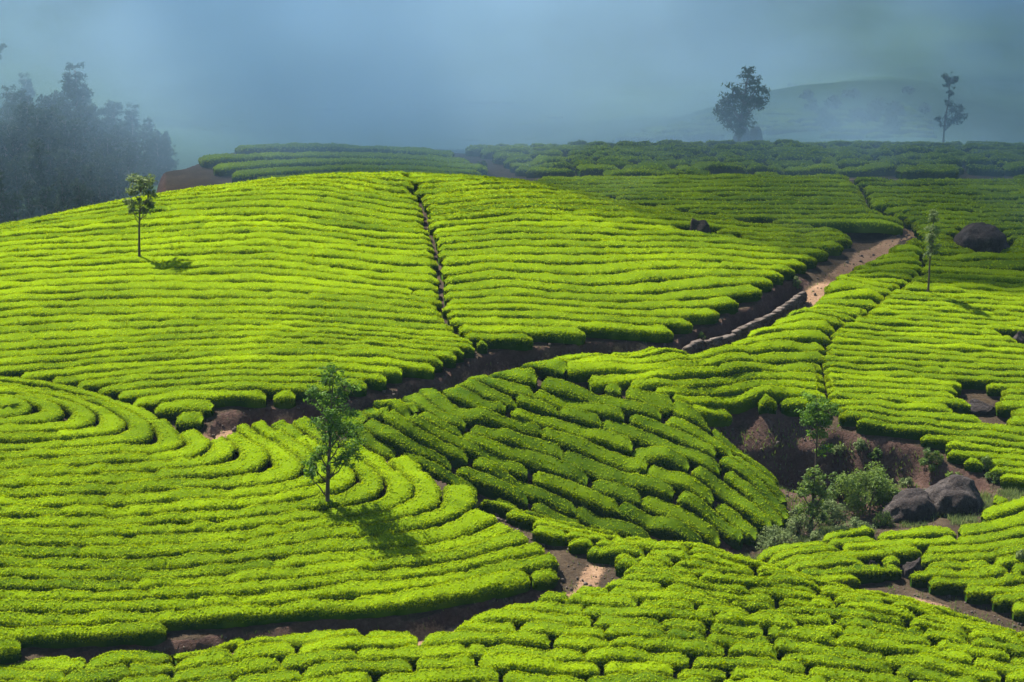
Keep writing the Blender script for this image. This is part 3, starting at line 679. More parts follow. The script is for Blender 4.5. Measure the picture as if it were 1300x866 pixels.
TH = np.sin(np.linspace(-1, 1, 14) * np.pi / 2) * 0.55 + np.linspace(-1, 1, 14) * 0.45
def hedge_mesh(line, width, S, bump, dep, seed, tone_bias=0.0, tight=(False, False)):
    """one clipped hedge: rounded table section swept along its row, with leaves"""
    n = len(line)
    tg = np.gradient(line, axis=0); tg /= np.hypot(tg[:, 0], tg[:, 1])[:, None] + 1e-9
    nr = np.stack([-tg[:, 1], tg[:, 0]], -1)
    arc = np.r_[0, np.cumsum(np.hypot(*np.diff(line, axis=0).T))]
    L = arc[-1]
    endd = np.minimum(arc, L - arc)
    er = np.minimum(0.45, 0.45 * L)
    cap = np.clip(endd / er, 0, 1); cap = np.sqrt(np.clip(1 - (1 - cap) ** 2, 0.02, 1))
    t0, t1 = tight
    half = arc < L / 2
    cap = np.where((half & t0) | (~half & t1), 0.45 + 0.55 * cap, cap)
    lump = 0.5 * vnoise(arc, np.full(n, seed * 3.1), 0.85) + 0.5 * vnoise(arc, np.full(n, seed * 7.7), 2.1)
    nf = 1.0 if dep < 126 else 0.6
    w = width * (1 + nf * 0.08 * lump + nf * 0.09 * vnoise(arc, np.full(n, seed * 4.1), 0.28)) * (0.36 + 0.64 * cap)
    hh = HH * (1 + bump * 1.5 * vnoise(arc, np.full(n, seed * 1.7), 0.55) + bump * 0.5 * lump) * (0.62 + 0.38 * cap)
    ang = (TH * 0.5 + 0.5) * np.pi
    ca, sa = np.cos(ang), np.sin(ang)
    ex = 0.36
    px = -np.sign(ca) * np.abs(ca) ** ex; pz = np.abs(sa) ** ex
    px = px * (0.70 + 0.30 * np.clip(pz / 0.75, 0, 1))       # plucked tables overhang their stems
    pz[0] = pz[-1] = -0.12
    off = 0.5 * w[:, None] * px[None]
    X = line[:, 0:1] + nr[:, 0:1] * off; Y = line[:, 1:2] + nr[:, 1:2] * off
    zc = S(line[:, 0], line[:, 1]) - HH
    e = 0.3
    gxn = (S(line[:, 0] + nr[:, 0] * e, line[:, 1] + nr[:, 1] * e) - S(line[:, 0] - nr[:, 0] * e, line[:, 1] - nr[:, 1] * e)) / (2 * e)
    gxn = np.clip(gxn, -0.6, 0.6)
    Z = zc[:, None] + gxn[:, None] * off + hh[:, None] * pz[None]
    dn = vnoise(X, Y, 1.15, seed % 50) * 0.10 + vnoise(X, Y + Z, 3.1, seed % 37) * 0.085
    dn = dn * nf
    X = X + dn * px[None] * nr[:, 0:1]; Y = Y + dn * px[None] * nr[:, 1:2]; Z = Z + 0.8 * dn * np.clip(pz, 0, 1)[None]
    m = len(TH)
    Vv = np.stack([X, Y, Z], -1).reshape(-1, 3)
    ii = np.arange(n * m).reshape(n, m)
    q = np.stack([ii[:-1, :-1], ii[:-1, 1:], ii[1:, 1:], ii[1:, :-1]], -1).reshape(-1, 4)
    topness = np.clip(pz, 0, 1) ** 3  # fresh tops, older sides; sides darkened further to paint groove shade
    fl = tone_bias + (0.02 + (0.40 if dep < 130 else 0.45) * topness)[None, :] + 0.10 * vnoise(X, Y, 2.2, 5)
    # end caps
    c0 = ii[0]; c1 = ii[-1]
    caps = [(c0[k], c0[k + 1], c0[m - 2 - k], c0[m - 1 - k]) for k in range(m // 2 - 1)] + [(c1[k + 1], c1[k], c1[m - 1 - k], c1[m - 2 - k]) for k in range(m // 2 - 1)]
    q = np.concatenate([q, np.array(caps)])
    # leaves
    dens = 230 if dep < 119 else 210 if dep < 128 else 150 if dep < 138 else 105 if dep < 150 else 62 if dep < 166 else 26
    size = 0.066 if dep < 119 else 0.066 if dep < 128 else 0.066 if dep < 138 else 0.075 if dep < 150 else 0.095 if dep < 163 else 0.13
    cnt = int(L * (float(np.mean(width)) + 1.0) * dens)
    rr = np.random.default_rng(seed)
    fi = rr.uniform(0, n - 1.001, cnt); fj = rr.uniform(0.8, m - 1.8, cnt)
    i0 = fi.astype(int); j0 = fj.astype(int); a = (fi - i0)[:, None]; b = (fj - j0)[:, None]
    P = np.stack([X, Y, Z], -1)
    p00, p01, p10, p11 = P[i0, j0], P[i0, j0 + 1], P[i0 + 1, j0], P[i0 + 1, j0 + 1]
    pos = (p00 * (1 - b) + p01 * b) * (1 - a) + (p10 * (1 - b) + p11 * b) * a
    nn = np.cross(p10 - p00, p01 - p00); nn /= np.linalg.norm(nn, axis=1)[:, None] + 1e-9
    nn *= np.sign(nn @ np.array([0, 0, 1.0]) + 0.35)[:, None]
    pos = pos + nn * (rr.uniform(0, 1, cnt) ** 1.7 * (0.080 if dep < 128 else 0.060 if dep < 145 else .045) - 0.01)[:, None]
    lv, lq = cards(pos, nn, np.full(cnt, size), 0.46, 0.5, rr)
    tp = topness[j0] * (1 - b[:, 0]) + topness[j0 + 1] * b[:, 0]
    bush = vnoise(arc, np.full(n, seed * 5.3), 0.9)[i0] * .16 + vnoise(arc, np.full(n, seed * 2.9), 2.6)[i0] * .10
    lf = np.clip(0.08 + 0.74 * tp + bush + tone_bias + rr.normal(0, 0.08, cnt), 0, .70)  # leaf cards too: side tone lowered for the painted groove shade
    Vall = np.concatenate([Vv, lv]); qall = np.concatenate([q, lq + len(Vv)])
    fall = np.concatenate([fl.ravel(), np.repeat(lf, 4)])
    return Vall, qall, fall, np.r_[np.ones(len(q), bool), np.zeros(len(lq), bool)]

ORD = ['lowest','second','third','fourth','fifth','sixth','seventh','eighth','ninth','tenth','eleventh','twelfth','thirteenth','fourteenth','fifteenth','sixteenth','seventeenth','eighteenth','nineteenth','twentieth']
def ordinal(k):
    if k < len(ORD): return ORD[k]
    k += 1
    return '%d%s' % (k, 'th' if 10 < k % 100 < 14 else {1: 'st', 2: 'nd', 3: 'rd'}.get(k % 10, 'th'))
hedges = []
rnd = random.Random(11)
for fname, f in FIELDS.items():
    uv = [(u, *p) for u, l in f['rows'] for p in l]
    pts_, lev = [], []
    for k, l in f['rows']:
        li = np.array([p[:2] for p in l], float)
        dd = np.r_[0, np.cumsum(np.hypot(*np.diff(li, axis=0).T))]
        t = np.unique(np.r_[dd, np.arange(0, dd[-1], 45)])
        uu, vv = np.interp(t, dd, li[:, 0]), np.interp(t, dd, li[:, 1])
        h, dpt = hit(f['S'], uu, vv, *((215, 420) if f['S'] is SF else (98, 240)))
        if len(l[0]) == 3: h = P3(uu, vv, np.full(len(uu), l[0][2]))
        pts_.append(h); lev += [k] * len(h)
    pts_ = np.concatenate(pts_); lev = np.array(lev, float) * f.get('mult', 1.0)
    s = TPS(pts_[:, :2], lev, 3e-3)
    po = f['poly'][:, :2]
    step = 0.45
    fx = np.arange(po[:, 0].min() - 1, po[:, 0].max() + 1, step); fy = np.arange(po[:, 1].min() - 1, po[:, 1].max() + 1, step)
    FX, FY = np.meshgrid(fx, fy)
    SF_ = s(FX, FY) + 0.10 * fbm(FX, FY, 0.12, 2, 40)
    if fname in ('ridge_field',): SF_ = SF_ + 0.5 * fbm(FX, FY, 0.22, 2, 43)
    if fname in ('mound', 'foreground', 'lower_right'): SF_ = SF_ + 0.30 * fbm(FX, FY, 0.16, 2, 47)
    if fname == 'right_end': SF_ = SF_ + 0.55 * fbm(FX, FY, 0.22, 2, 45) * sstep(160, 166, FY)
    msk = inside(po, FX, FY)
    gy_, gx_ = np.gradient(SF_, step)
    grad = np.hypot(gx_, gy_)
    def gat(x, y):
        i = np.clip(((x - fx[0]) / step).astype(int), 0, len(fx) - 1); j = np.clip(((y - fy[0]) / step).astype(int), 0, len(fy) - 1)
        return grad[j, i]
    lo, hi = int(math.floor(SF_[msk].min())) - 1, int(math.ceil(SF_[msk].max())) + 1
    for k in range(lo, hi):
        pieces = []
        for ch in contour_chains(SF_, msk, k + 0.5, fx, fy):
            u0, v0, dm = proj(np.array([*ch.mean(0), float(f['S'](*ch.mean(0)[:, None])[0])]))
            stp = 0.24 if dm < 125 else 0.30 if dm < 140 else 0.4
            ln = smooth_line(resample(ch, stp), 4)
            ok = inside(po, ln[:, 0], ln[:, 1]) & (dist_line(po, ln[:, 0], ln[:, 1], True) > (0.05 if fname in ('mound', 'right_slope', 'right_end', 'foreground') else 0.18))
            for hx, hy, hr in HOLES: ok &= np.hypot(ln[:, 0] - hx, ln[:, 1] - hy) > hr
            brk = np.zeros(len(ln), bool)
            for fp, wd in FOOTPATHS.get(fname, []):       # every row is parted where the pickers' path crosses it
                df = np.pad(dist_line(fp, ln[:, 0], ln[:, 1]), 1, constant_values=9e9)
                brk |= (df[1:-1] < 0.75 * stp) & (df[1:-1] <= df[:-2]) & (df[1:-1] < df[2:])
            # spacing: skip points where rows run too close together
            sp = 1 / np.maximum(gat(ln[:, 0], ln[:, 1]), 1e-3)
            ok &= (sp > 0.42)
            i = 0; n = len(ln)
            while i < n:
                if not ok[i]: i += 1; continue
                j = i
                while j < n and ok[j] and not (brk[j] and j > i): j += 1
                run = ln[i:j]; i = j
                # cut the run into hedges
                a = 0
                a0, b0 = f['piece']
                while a < len(run):
                    ln_m = rnd.uniform(a0, b0)
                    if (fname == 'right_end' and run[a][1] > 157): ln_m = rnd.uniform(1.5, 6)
                    b = min(len(run), a + int(ln_m / stp))
                    if len(run) - b < 1.2 / stp: b = len(run)
                    seg = run[a:b]; a_s = a
                    a = b - (2 if f.get('tight') and rnd.random() < .96 else 1 if rnd.random() < 0.55 else 0)
                    if len(seg) * stp < 0.7: continue
                    pieces.append((seg, stp, (bool(f.get('tight')) and a_s > 0, bool(f.get('tight')) and b < len(run))))
        pieces.sort(key=lambda p: p[0][:, 0].mean())
        for pi, (seg, stp, tt) in enumerate(pieces):
            arc = np.arange(len(seg)) * stp
            tg = np.gradient(seg, axis=0) if len(seg) > 1 else np.array([[1.0, 0]])
            tg /= np.hypot(tg[:, 0], tg[:, 1])[:, None] + 1e-9
            wob = f['wander'] * 0.5 * vnoise(arc, np.full(len(seg), k * 3.3 + pi), 0.25)
            seg = seg + np.stack([-tg[:, 1], tg[:, 0]], -1) * wob[:, None]
            sp = np.clip(1 / np.maximum(gat(seg[:, 0], seg[:, 1]), 1e-3), 0.45, 2.2)
            wd = np.convolve(np.pad(sp, 4, mode='edge'), np.ones(9) / 9, 'valid') * f.get('fill', 0.90 if dd.mean() < 133 else .91)
            c3 = np.array([*seg.mean(0), float(f['S'](seg.mean(0)[0:1], seg.mean(0)[1:2])[0])])
            uu, vv, dd = proj(np.stack([seg[:, 0], seg[:, 1], f['S'](seg[:, 0], seg[:, 1])], -1))
            vis = ((uu > -5) & (uu < 1305) & (vv < 870)).mean()
            area = vis * len(seg) * stp * wd.mean() * (F_PX / dd.mean()) ** 2
            if vis == 0 and ((uu < -150).all() or (uu > 1480).all() or (vv > 930).all()): continue
            hedges.append(dict(tight=tt, f=fname, k=k - lo, pi=pi, np=len(pieces), line=seg, w=wd, dep=dd.mean(), area=area, u=uu.mean(), L=len(seg) * stp))
lowk = {}
for h in hedges: lowk[h['f']] = min(lowk.get(h['f'], 999), h['k'])
highk = {}
for h in hedges: highk[h['f']] = max(highk.get(h['f'], -1), h['k'])
order = sorted(range(len(hedges)), key=lambda i: -hedges[i]['area'])
single = set(order[:300])
rest = []
labels_seen = {}
tot = 0
for i, h in enumerate(hedges):
    f = FIELDS[h['f']]
    V_, q_, fl_, core_ = hedge_mesh(h['line'], h['w'], f['S'], f['bump'], h['dep'], i + 1, max(-.25, f.get('tone_bias', 0.0) - (.13 if h['f'] == 'right_end' and h['line'][:, 1].mean() > 157 else 0) + 0.07 * float(RNG.normal()) + 0.07 * float(vnoise(h['line'][:, 0].mean(), h['line'][:, 1].mean(), 0.07, 90))), h['tight'])  # far right rows darkened: unplucked tone, plus cloud shade put into colour
    tot += 2 * len(q_)
    if i in single:
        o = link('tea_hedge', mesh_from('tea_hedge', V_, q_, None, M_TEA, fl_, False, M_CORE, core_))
        kk = h['k'] - lowk[h['f']]
        if h['f'] in ('right_slope', 'bank_tongue', 'lower_right', 'mound'): kk = highk[h['f']] - h['k']
        if h['np'] == 1: pc = 'whole length'
        elif h['pi'] == 0: pc = 'leftmost piece'
        elif h['pi'] == h['np'] - 1: pc = 'rightmost piece'
        else: pc = '%s piece from left' % ordinal(h['pi'])
        lab = 'clipped tea hedge in the %s row up %s, %s' % (ordinal(kk), f['up'], pc)
        tag(o, lab, 'tea hedge', 'tea hedge rows ' + f['where'])
    else:
        rest.append((V_, q_, fl_, core_))
print('HEDGES', len(hedges), 'tris', tot, {k: sum(1 for h in hedges if h['f'] == k) for k in FIELDS})
if rest:
    V_, q_ = joined([r[:2] for r in rest])
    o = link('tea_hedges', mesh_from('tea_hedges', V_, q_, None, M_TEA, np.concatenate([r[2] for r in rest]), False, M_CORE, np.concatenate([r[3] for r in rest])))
    tag(o, 'small distant and hidden clipped tea hedges on the far fields', 'tea hedges', None, 'stuff')
# ------------------------------------------------------------------ rocks
def ico(sub=3):
    import bmesh
    bm = bmesh.new(); bmesh.ops.create_icosphere(bm, subdivisions=sub, radius=1.0)
    v = np.array([x.co[:] for x in bm.verts]); f = np.array([[x.index for x in t.verts] for t in bm.faces]); bm.free()
    return v, f
ICO_V, ICO_F = ico(5)
def n3(v, f, seed):
    return np.array([mnoise.noise(Vector((p[0] * f + seed, p[1] * f - seed, p[2] * f + 2 * seed))) for p in v])
for (u, v, w, h, lab, flat, sd_), (p, d) in zip(ROCKS, rock_at):
    k = d / F_PX
    hw, hgt = 0.5 * w * k, h * k * 1.05
    big = w > 60
    vv = ICO_V.copy()
    dn = 0.22 * n3(vv, 1.1, sd_) + 0.10 * n3(vv, 2.6, sd_ + 9) + 0.035 * n3(vv, 7.0, sd_ + 4) + 0.018 * n3(vv, 16.0, sd_ + 2)
    if not big:                               # angular: planed facets
        rr = np.random.default_rng(sd_)
        for _ in range(9):
            nn = rr.normal(0, 1, 3); nn[2] = abs(nn[2]); nn /= np.linalg.norm(nn); o_ = rr.uniform(0.55, 0.9)
            t_ = np.clip(vv @ nn - o_, 0, None); vv = vv - t_[:, None] * nn
    vv = vv * (1 + dn)[:, None]
    vv[:, 2] = np.where(vv[:, 2] > 0, vv[:, 2], vv[:, 2] * (0.5 if big else 1.0))
    top = vv[:, 2].max()
    vv = vv * np.array([hw, hw * 0.8, hgt / top * 0.93])
    o = link('boulder' if big else 'rock', mesh_from('boulder' if big else 'rock', vv, None, ICO_F, M_ROCK, None, True), None, (p[0], p[1] + 0.35 * hw, float(ground(p[0], p[1] + 0.35 * hw)) + (1.0 if u in (943, 960) else 0.42 if u in (886, 1249) else 0.05)))
    tag(o, lab, 'boulder' if big else 'rock')

# ------------------------------------------------------------------ retaining wall of rough stones along the upper track
wall_c = []
for (e, c, P) in zip(EDGE_UP, TRACK1, EA_UP):
    if 855 <= e[0] <= 1000: wall_c.append(np.r_[c[:2] * 0.60 + P[:2] * 0.40, c[2]])
wall_c = np.array(wall_c)
dw = np.r_[0, np.cumsum(np.hypot(*np.diff(wall_c[:, :2], axis=0).T))]
BOX_V = np.array([[x, y, z] for x in (-1, 1) for y in (-1, 1) for z in (-1, 1)], float)
BOX_Q = np.array([[0, 1, 3, 2], [4, 6, 7, 5], [0, 4, 5, 1], [2, 3, 7, 6], [0, 2, 6, 4], [1, 5, 7, 3]])
st = []
rr = np.random.default_rng(5)
for course in range(8):
    a = rr.uniform(0, .3)
    while a < dw[-1] - 0.3:
        L = rr.uniform(0.11, 0.34) if course < 7 else rr.uniform(.45, .85)
        if (course == 7 and rr.random() < 0.12): a += L; continue
        q = np.array([np.interp(a + L / 2, dw, wall_c[:, i]) for i in range(3)]); q2 = np.array([np.interp(a + L / 2 + .1, dw, wall_c[:, i]) for i in range(3)])
        t = q2 - q; t[2] = 0; t /= np.linalg.norm(t); yw = rr.normal(0, .22 if course < 7 else .04); t = np.array([t[0] * math.cos(yw) - t[1] * math.sin(yw), t[0] * math.sin(yw) + t[1] * math.cos(yw), 0]); n_ = np.array([-t[1], t[0], 0])
        bv = BOX_V * np.array([L / 2 * 1.03, 0.17 * rr.uniform(.8, 1.2), 0.058 * rr.uniform(.8, 1.3)]) * (1 + rr.normal(0, .16, (8, 3)))
        st.append((q + bv[:, :1] * t + bv[:, 1:2] * n_ + np.array([0, 0, 1]) * (bv[:, 2:3] + 0.03 + course * 0.102) , BOX_Q))
        a += L
V_, q_ = joined(st)
wallr = empty('stone_wall', Vector(wall_c[0]))
tag(wallr, 'low dry stone retaining wall of grey stones beside the sloping dirt track', 'wall')
o = link('stones', mesh_from('stones', V_ - wall_c[0], q_, None, M_STONE), wallr); o['kind'] = 'stuff'

# ------------------------------------------------------------------ trees
def grow(name, base, d, trunk_px, clumps, label, group=None, mat=None, bark=None, leaf=0.10, dens=1.0, r0=0.11, bare=(), seed=1, flush=0.45, depth=0.9):
    """tree from the outline in the photo: trunk polyline and leaf clumps as du, dv, half width, half height in pixels"""
    rr = np.random.default_rng(seed)
    k = d / F_PX
    root = empty(name, base)
    tag(root, label, 'tree', group)
    def L(du, dv, y=0.0): return np.array([du * k, y, -dv * k * 1.035])
    tp = np.array([L(*p) for p in trunk_px]); tp[1:-1, 1] += rr.normal(0, .06, len(tp) - 2)
    t = np.linspace(0, 1, 14); tt = np.linspace(0, 1, len(tp))
    line = np.stack([np.interp(t, tt, tp[:, i]) for i in range(3)], -1)
    line = np.concatenate([[line[0] - [0, 0, .4]], line])
    rad = r0 * (1 - 0.80 * np.r_[0, t]); rad[0] = rad[1] = r0 * 1.25
    V_, q_ = tube(line, rad, 9)
    link('trunk', mesh_from('trunk', V_, q_, None, bark or M_BARK, None, True), root)
    cv, cq, cf, off = [], [], [], 0
    for ci, (du, dv, rx, ry) in enumerate(clumps):
        y = rr.normal(0, 0.45) * rx * k * depth * 1.6
        c = L(du, dv, y)
        # limb from the trunk below to the clump
        zi = np.clip(c[2] - 0.9 * (abs(du - np.interp(c[2], line[:, 2], line[:, 0]) / k) * k) - 0.35, line[2, 2], line[-1, 2])
        a = np.array([np.interp(zi, line[:, 2], line[:, i]) for i in range(3)])
        mid = (a + c) / 2 + np.array([0, 0, -0.10 * np.linalg.norm(c - a)]) + rr.normal(0, .05, 3)
        lim = np.array([a, (a + mid) / 2 + rr.normal(0, .03, 3), mid, (mid + c) / 2 + rr.normal(0, .03, 3), c])
        twigs = [tube(lim, np.array([r0 * .38, r0 * .32, r0 * .26, r0 * .19, r0 * .10]), 5)]
        for _ in range(6):
            e = c + rr.normal(0, .55, 3) * np.array([rx, rx * depth, ry]) * k
            twigs.append(tube(np.array([mid * .4 + c * .6, (c + e) / 2 + rr.normal(0, .04, 3), e]), np.array([r0 * .15, r0 * .10, r0 * .05]), 4))
        V_, q_ = joined(twigs)
        link('branch', mesh_from('branch', V_, q_, None, bark or M_BARK, None, True), root)
        # leaf sprays: sub-clusters inside the clump
        ns = max(5, int(10 * dens))
        rx, ry = rx * 1.2, ry * 1.2
        sc = c + rr.normal(0, .46, (ns, 3)) * np.array([rx, rx * depth, ry]) * k
        sr = 0.52 * k * (rx + ry) * 0.5 * rr.uniform(.6, 1.3, ns)
        nl = int(dens * rx * ry * k * k / (leaf * leaf) * 8.0) + 60
        w_ = sr ** 2; which = rr.choice(ns, nl, p=w_ / w_.sum())
        dirs = rr.normal(0, 1, (nl, 3)); dirs /= np.linalg.norm(dirs, axis=1)[:, None]
        pos = sc[which] + dirs * (sr[which] * rr.uniform(0.05, 1, nl) ** 0.6)[:, None] * np.array([1.15, 1.0, .75])
        lv, lq = cards(pos, dirs * .6 + [0, 0, .6], np.full(nl, leaf), 0.36, 0.7, rr)
        cv.append(lv); cq.append(lq + off); off += len(lv)
        fs = rr.normal(flush, .13, ns)[which] + rr.normal(0, .10, nl)
        cf.append(np.repeat(fs, 4))
    for b in bare:
        pts = np.array([L(*q) for q in b])
        V_, q_ = tube(pts, np.linspace(r0 * .3, r0 * .06, len(pts)), 5)
        link('branch', mesh_from('branch', V_, q_, None, bark or M_BARK, None, True), root)
    f = link('foliage', mesh_from('foliage', np.concatenate(cv), np.concatenate(cq), None, mat or M_TREE, np.clip(np.concatenate(cf), 0, 1)), root)
    f['kind'] = 'stuff'
    return root
def tree_at(name, u, v, clumps_abs, trunk_abs, label, lo=98.0, **kw):
    d_lock = kw.pop('d', None)
    if d_lock: p = P3(np.array([u]), np.array([v]), np.array([d_lock]))[0]; p[2] = float(ground_any(p[0:1], p[1:2])[0]); d = d_lock
    else: p, d = ground_hit(u, v, lo)
    return grow(name, p, d, [(a - u, b - v) for a, b in trunk_abs], [(a - u, b - v, rx, ry) for a, b, rx, ry in clumps_abs], label, **kw)
tree_at('slender_tree', 416, 656, [(428,470,12,9),(420,482,10,7),(442,489,15,9),(402,500,11,9),(420,506,18,11),(433,522,20,12),(414,536,18,13),(441,545,17,13),(412,560,17,12),(432,566,18,12),(445,578,11,11),(430,588,13,9),(400,588,8,11),(394,603,6,7),(406,575,9,8)],
        [(416,656),(416,630),(418,600),(420,570),(423,540),(424,510),(427,478)], 'slim feathery green tree standing alone on the near rows left of centre', leaf=.11, seed=3, r0=.13, flush=.44)
tree_at('slender_tree', 177.5, 341, [(178,230,12,7),(190,231,11,7),(184,241,13,8),(173,244,9,6),(195,246,8,6),(176,255,8,6),(188,258,8,5),(167,259,6,4),(194,263,5,4),(170,268,4,4),(186,268,6,4)],
        [(177,341),(178,315),(179,290),(181,265),(182,240)], 'small pale topped tree on the bright upper hill against the forest', leaf=.12, seed=5, r0=.10, mat=M_PALE, flush=.40)
tree_at('slender_tree', 1177, 383, [(1179,271,5,5),(1182,280,6,7),(1178,290,6,7),(1183,300,6,7),(1178,309,6,7),(1182,318,6,6),(1177,324,4,4)],
        [(1177,383),(1178,360),(1178,335),(1180,300),(1180,272)], 'very narrow columnar young tree on the right slope left of the dark rock', leaf=.10, seed=7, r0=.085, mat=M_PALE, flush=.45)
tree_at('slender_tree', 1036, 612, [(1033,473,13,8),(1046,480,14,9),(1023,484,12,9),(1037,492,17,10),(1028,503,12,8),(1048,499,10,8),(1038,513,10,7),(1028,517,5,4),(1048,532,7,5),(1041,541,5,4)],
        [(1036,612),(1035,585),(1035,555),(1035,525),(1035,495),(1036,476)], 'tall thin trunked tree rising from the dark gully bank at right', d=136.0, leaf=.10, seed=9, r0=.09, flush=.52,
        bare=[[(0,-60),(8,-72),(16,-84)],[(0,-40),(-9,-52),(-13,-62)],[(0,-50),(10,-58),(15,-54)]])
tree_at('slender_tree', 1030, 668, [(1032,588,8,6),(1024,598,9,8),(1037,602,9,8),(1030,612,13,9),(1019,616,8,8),(1043,617,7,8),(1025,628,10,8),(1039,632,9,8),(1016,640,6,8),(1032,644,8,7),(1046,646,7,7)],
        [(1030,668),(1029,650),(1031,630),(1032,605),(1031,592)], 'short leafy tree with yellowish tips at the gully bottom', d=131.5, leaf=.10, seed=11, r0=.15, mat=M_SHRUB, flush=.5)
tree_at('misty_tree', 938, 192, [(948,84,7,7),(946,96,11,8),(958,104,10,8),(934,106,11,9),(922,116,12,10),(946,118,18,12),(914,128,11,10),(932,132,17,12),(956,124,13,10),(962,114,7,7),(946,142,13,10),(925,143,12,9),(938,152,11,8)],
        [(938,192),(938,170),(939,145),(942,120),(947,88)], 'broad dark tree half lost in mist behind the far ridge', d=206.0, leaf=.17, seed=13, r0=.2, mat=M_FOREST, flush=.4)
tree_at('misty_tree', 1197, 188, [(1198,80,6,5),(1205,80,7,4),(1201,88,6,5),(1203,98,3,4),(1208,118,8,6),(1213,127,9,8),(1205,134,8,6),(1190,131,5,4),(1203,110,4,5)],
        [(1197,188),(1197,160),(1198,130),(1202,105),(1201,80)], 'thin sparse tree with tufted top in mist at far right', d=205.0, leaf=.15, seed=15, r0=.12, mat=M_FOREST, flush=.4)

# the wood on the left, behind the bright hill
def forest_variant(seed, H, W_, lean=0.0):
    """clumps as fractions of the height"""
    rr = np.random.default_rng(seed)
    cl = []
    n = 22
    for i in range(n):
        f = 0.20 + 0.77 * (i + rr.uniform(0, 1)) / n
        wd = W_ * math.sin(min(1, (1.05 - f) / 0.50) * math.pi / 2) ** .7 * (1.0 if f > .4 else .75)
        cl.append((rr.normal(0, .60) * wd, -f * H, rr.uniform(.34, .58) * W_, rr.uniform(.045, .085) * H))
    return cl
TOPV = [(-60,110),(0,100),(20,92),(40,86),(60,96),(85,98),(96,84),(103,74),(112,92),(126,116),(150,121),(175,123),(192,138),(206,156),(216,190),(226,225)]
def vtop(u): return float(np.interp(u, [a for a, b in TOPV], [b for a, b in TOPV]))
protos = []
for i in range(5):
    H, W_ = [210, 190, 170, 200, 150][i], [26, 30, 22, 34, 26][i]
    r_ = grow('forest_tree', (0, 0, 0), 240.0, [(0, 0), (1, -H * .3), (-1, -H * .6), (1, -H * .96)], forest_variant(50 + i, H, W_), 'x', 'trees of the misty wood at left', M_FOREST, M_PALEBARK, leaf=.27, dens=.8, r0=.22, seed=60 + i, flush=.35, depth=1.0)
    protos.append((r_, H * 240.0 / F_PX * 1.035))
used_p = set(); forest = []
rr = np.random.default_rng(77)
spots = [(103,232,0),(40,262,0),(62,250,.1),(20,246,.05),(-2,255,.05),(84,244,.05),(124,236,.05),(150,240,0),(172,232,.02),(190,226,.05),(204,222,.05),(213,219,.05)]
for row, (dd, step, lo_, hi_) in enumerate([(226,13,-40,203),(219,15,-40,212),(212,18,-40,216),(240,15,-40,175)]):
    u = lo_ + rr.uniform(0, 10)
    while u < hi_:
        spots.append((u, dd + rr.uniform(-3, 3), [.22, .42, .62, .12][row] + rr.uniform(-.08, .10)))
        u += step * rr.uniform(.75, 1.25)
bases = []
kinds = ['tall narrow', 'full crowned', 'slim', 'broad', 'short bushy']
for si, (u, d, low) in enumerate(spots):
    p = P3(np.array([u]), np.array([250.0]), np.array([d]))[0]
    z = float(ground_any(p[0:1], p[1:2])[0])
    vt = vtop(u); vb = 300
    vt = vt + low * (vb - vt)
    top = P3(np.array([u]), np.array([vt]), np.array([d]))[0][2]
    H = max(top - z, 5.0)
    pi = 0 if si == 0 else int(rr.integers(0, 5))
    src, h0 = protos[pi]
    if pi not in used_p:
        used_p.add(pi); o = src
    else:
        o = src.copy(); COL.objects.link(o)
        for ch in src.children:
            c = ch.copy(); COL.objects.link(c); c.parent = o
    o.location = (p[0], p[1], z - .2)
    sc_ = H / h0
    o.scale = (min(sc_, 1.25) * rr.uniform(.9, 1.15), min(sc_, 1.25), sc_)
    o.rotation_euler = (0, 0, rr.uniform(0, 6.28) if si else 0)
    if si == 0: lab = 'tall dark tree whose rounded top stands highest above the misty wood'
    else:
        place = 'skyline' if low < .15 else 'middle' if low < .5 else 'front'
        lab = '%s tree, %s rank of the misty wood' % (kinds[pi], place)
        forest.append((o, place, u, kinds[pi]))
    o['label'] = lab
for place, name_ in (('skyline', 'skyline row'), ('middle', 'middle row'), ('front', 'front row')):
    row = sorted([t for t in forest if t[1] == place], key=lambda t: t[2])
    for n_, (o, _, u, kd) in enumerate(row):
        o['label'] = '%s tree, %s from left in the wood\'s %s' % (kd, 'first' if n_ == 0 else ordinal(n_), name_)
for i, (r_, h_) in enumerate(protos):
    if i not in used_p:
        for ch in list(r_.children): bpy.data.objects.remove(ch)
        bpy.data.objects.remove(r_)
tree_at('misty_tree', 3, 200, [(3,72,7,5),(5,77,6,4),(0,78,5,4)], [(3,200),(3,160),(3,120),(3,74)], 'thin lone tree with a small round top at the left picture edge', d=262.0, leaf=.2, seed=31, r0=.12, mat=M_FOREST, flush=.35)

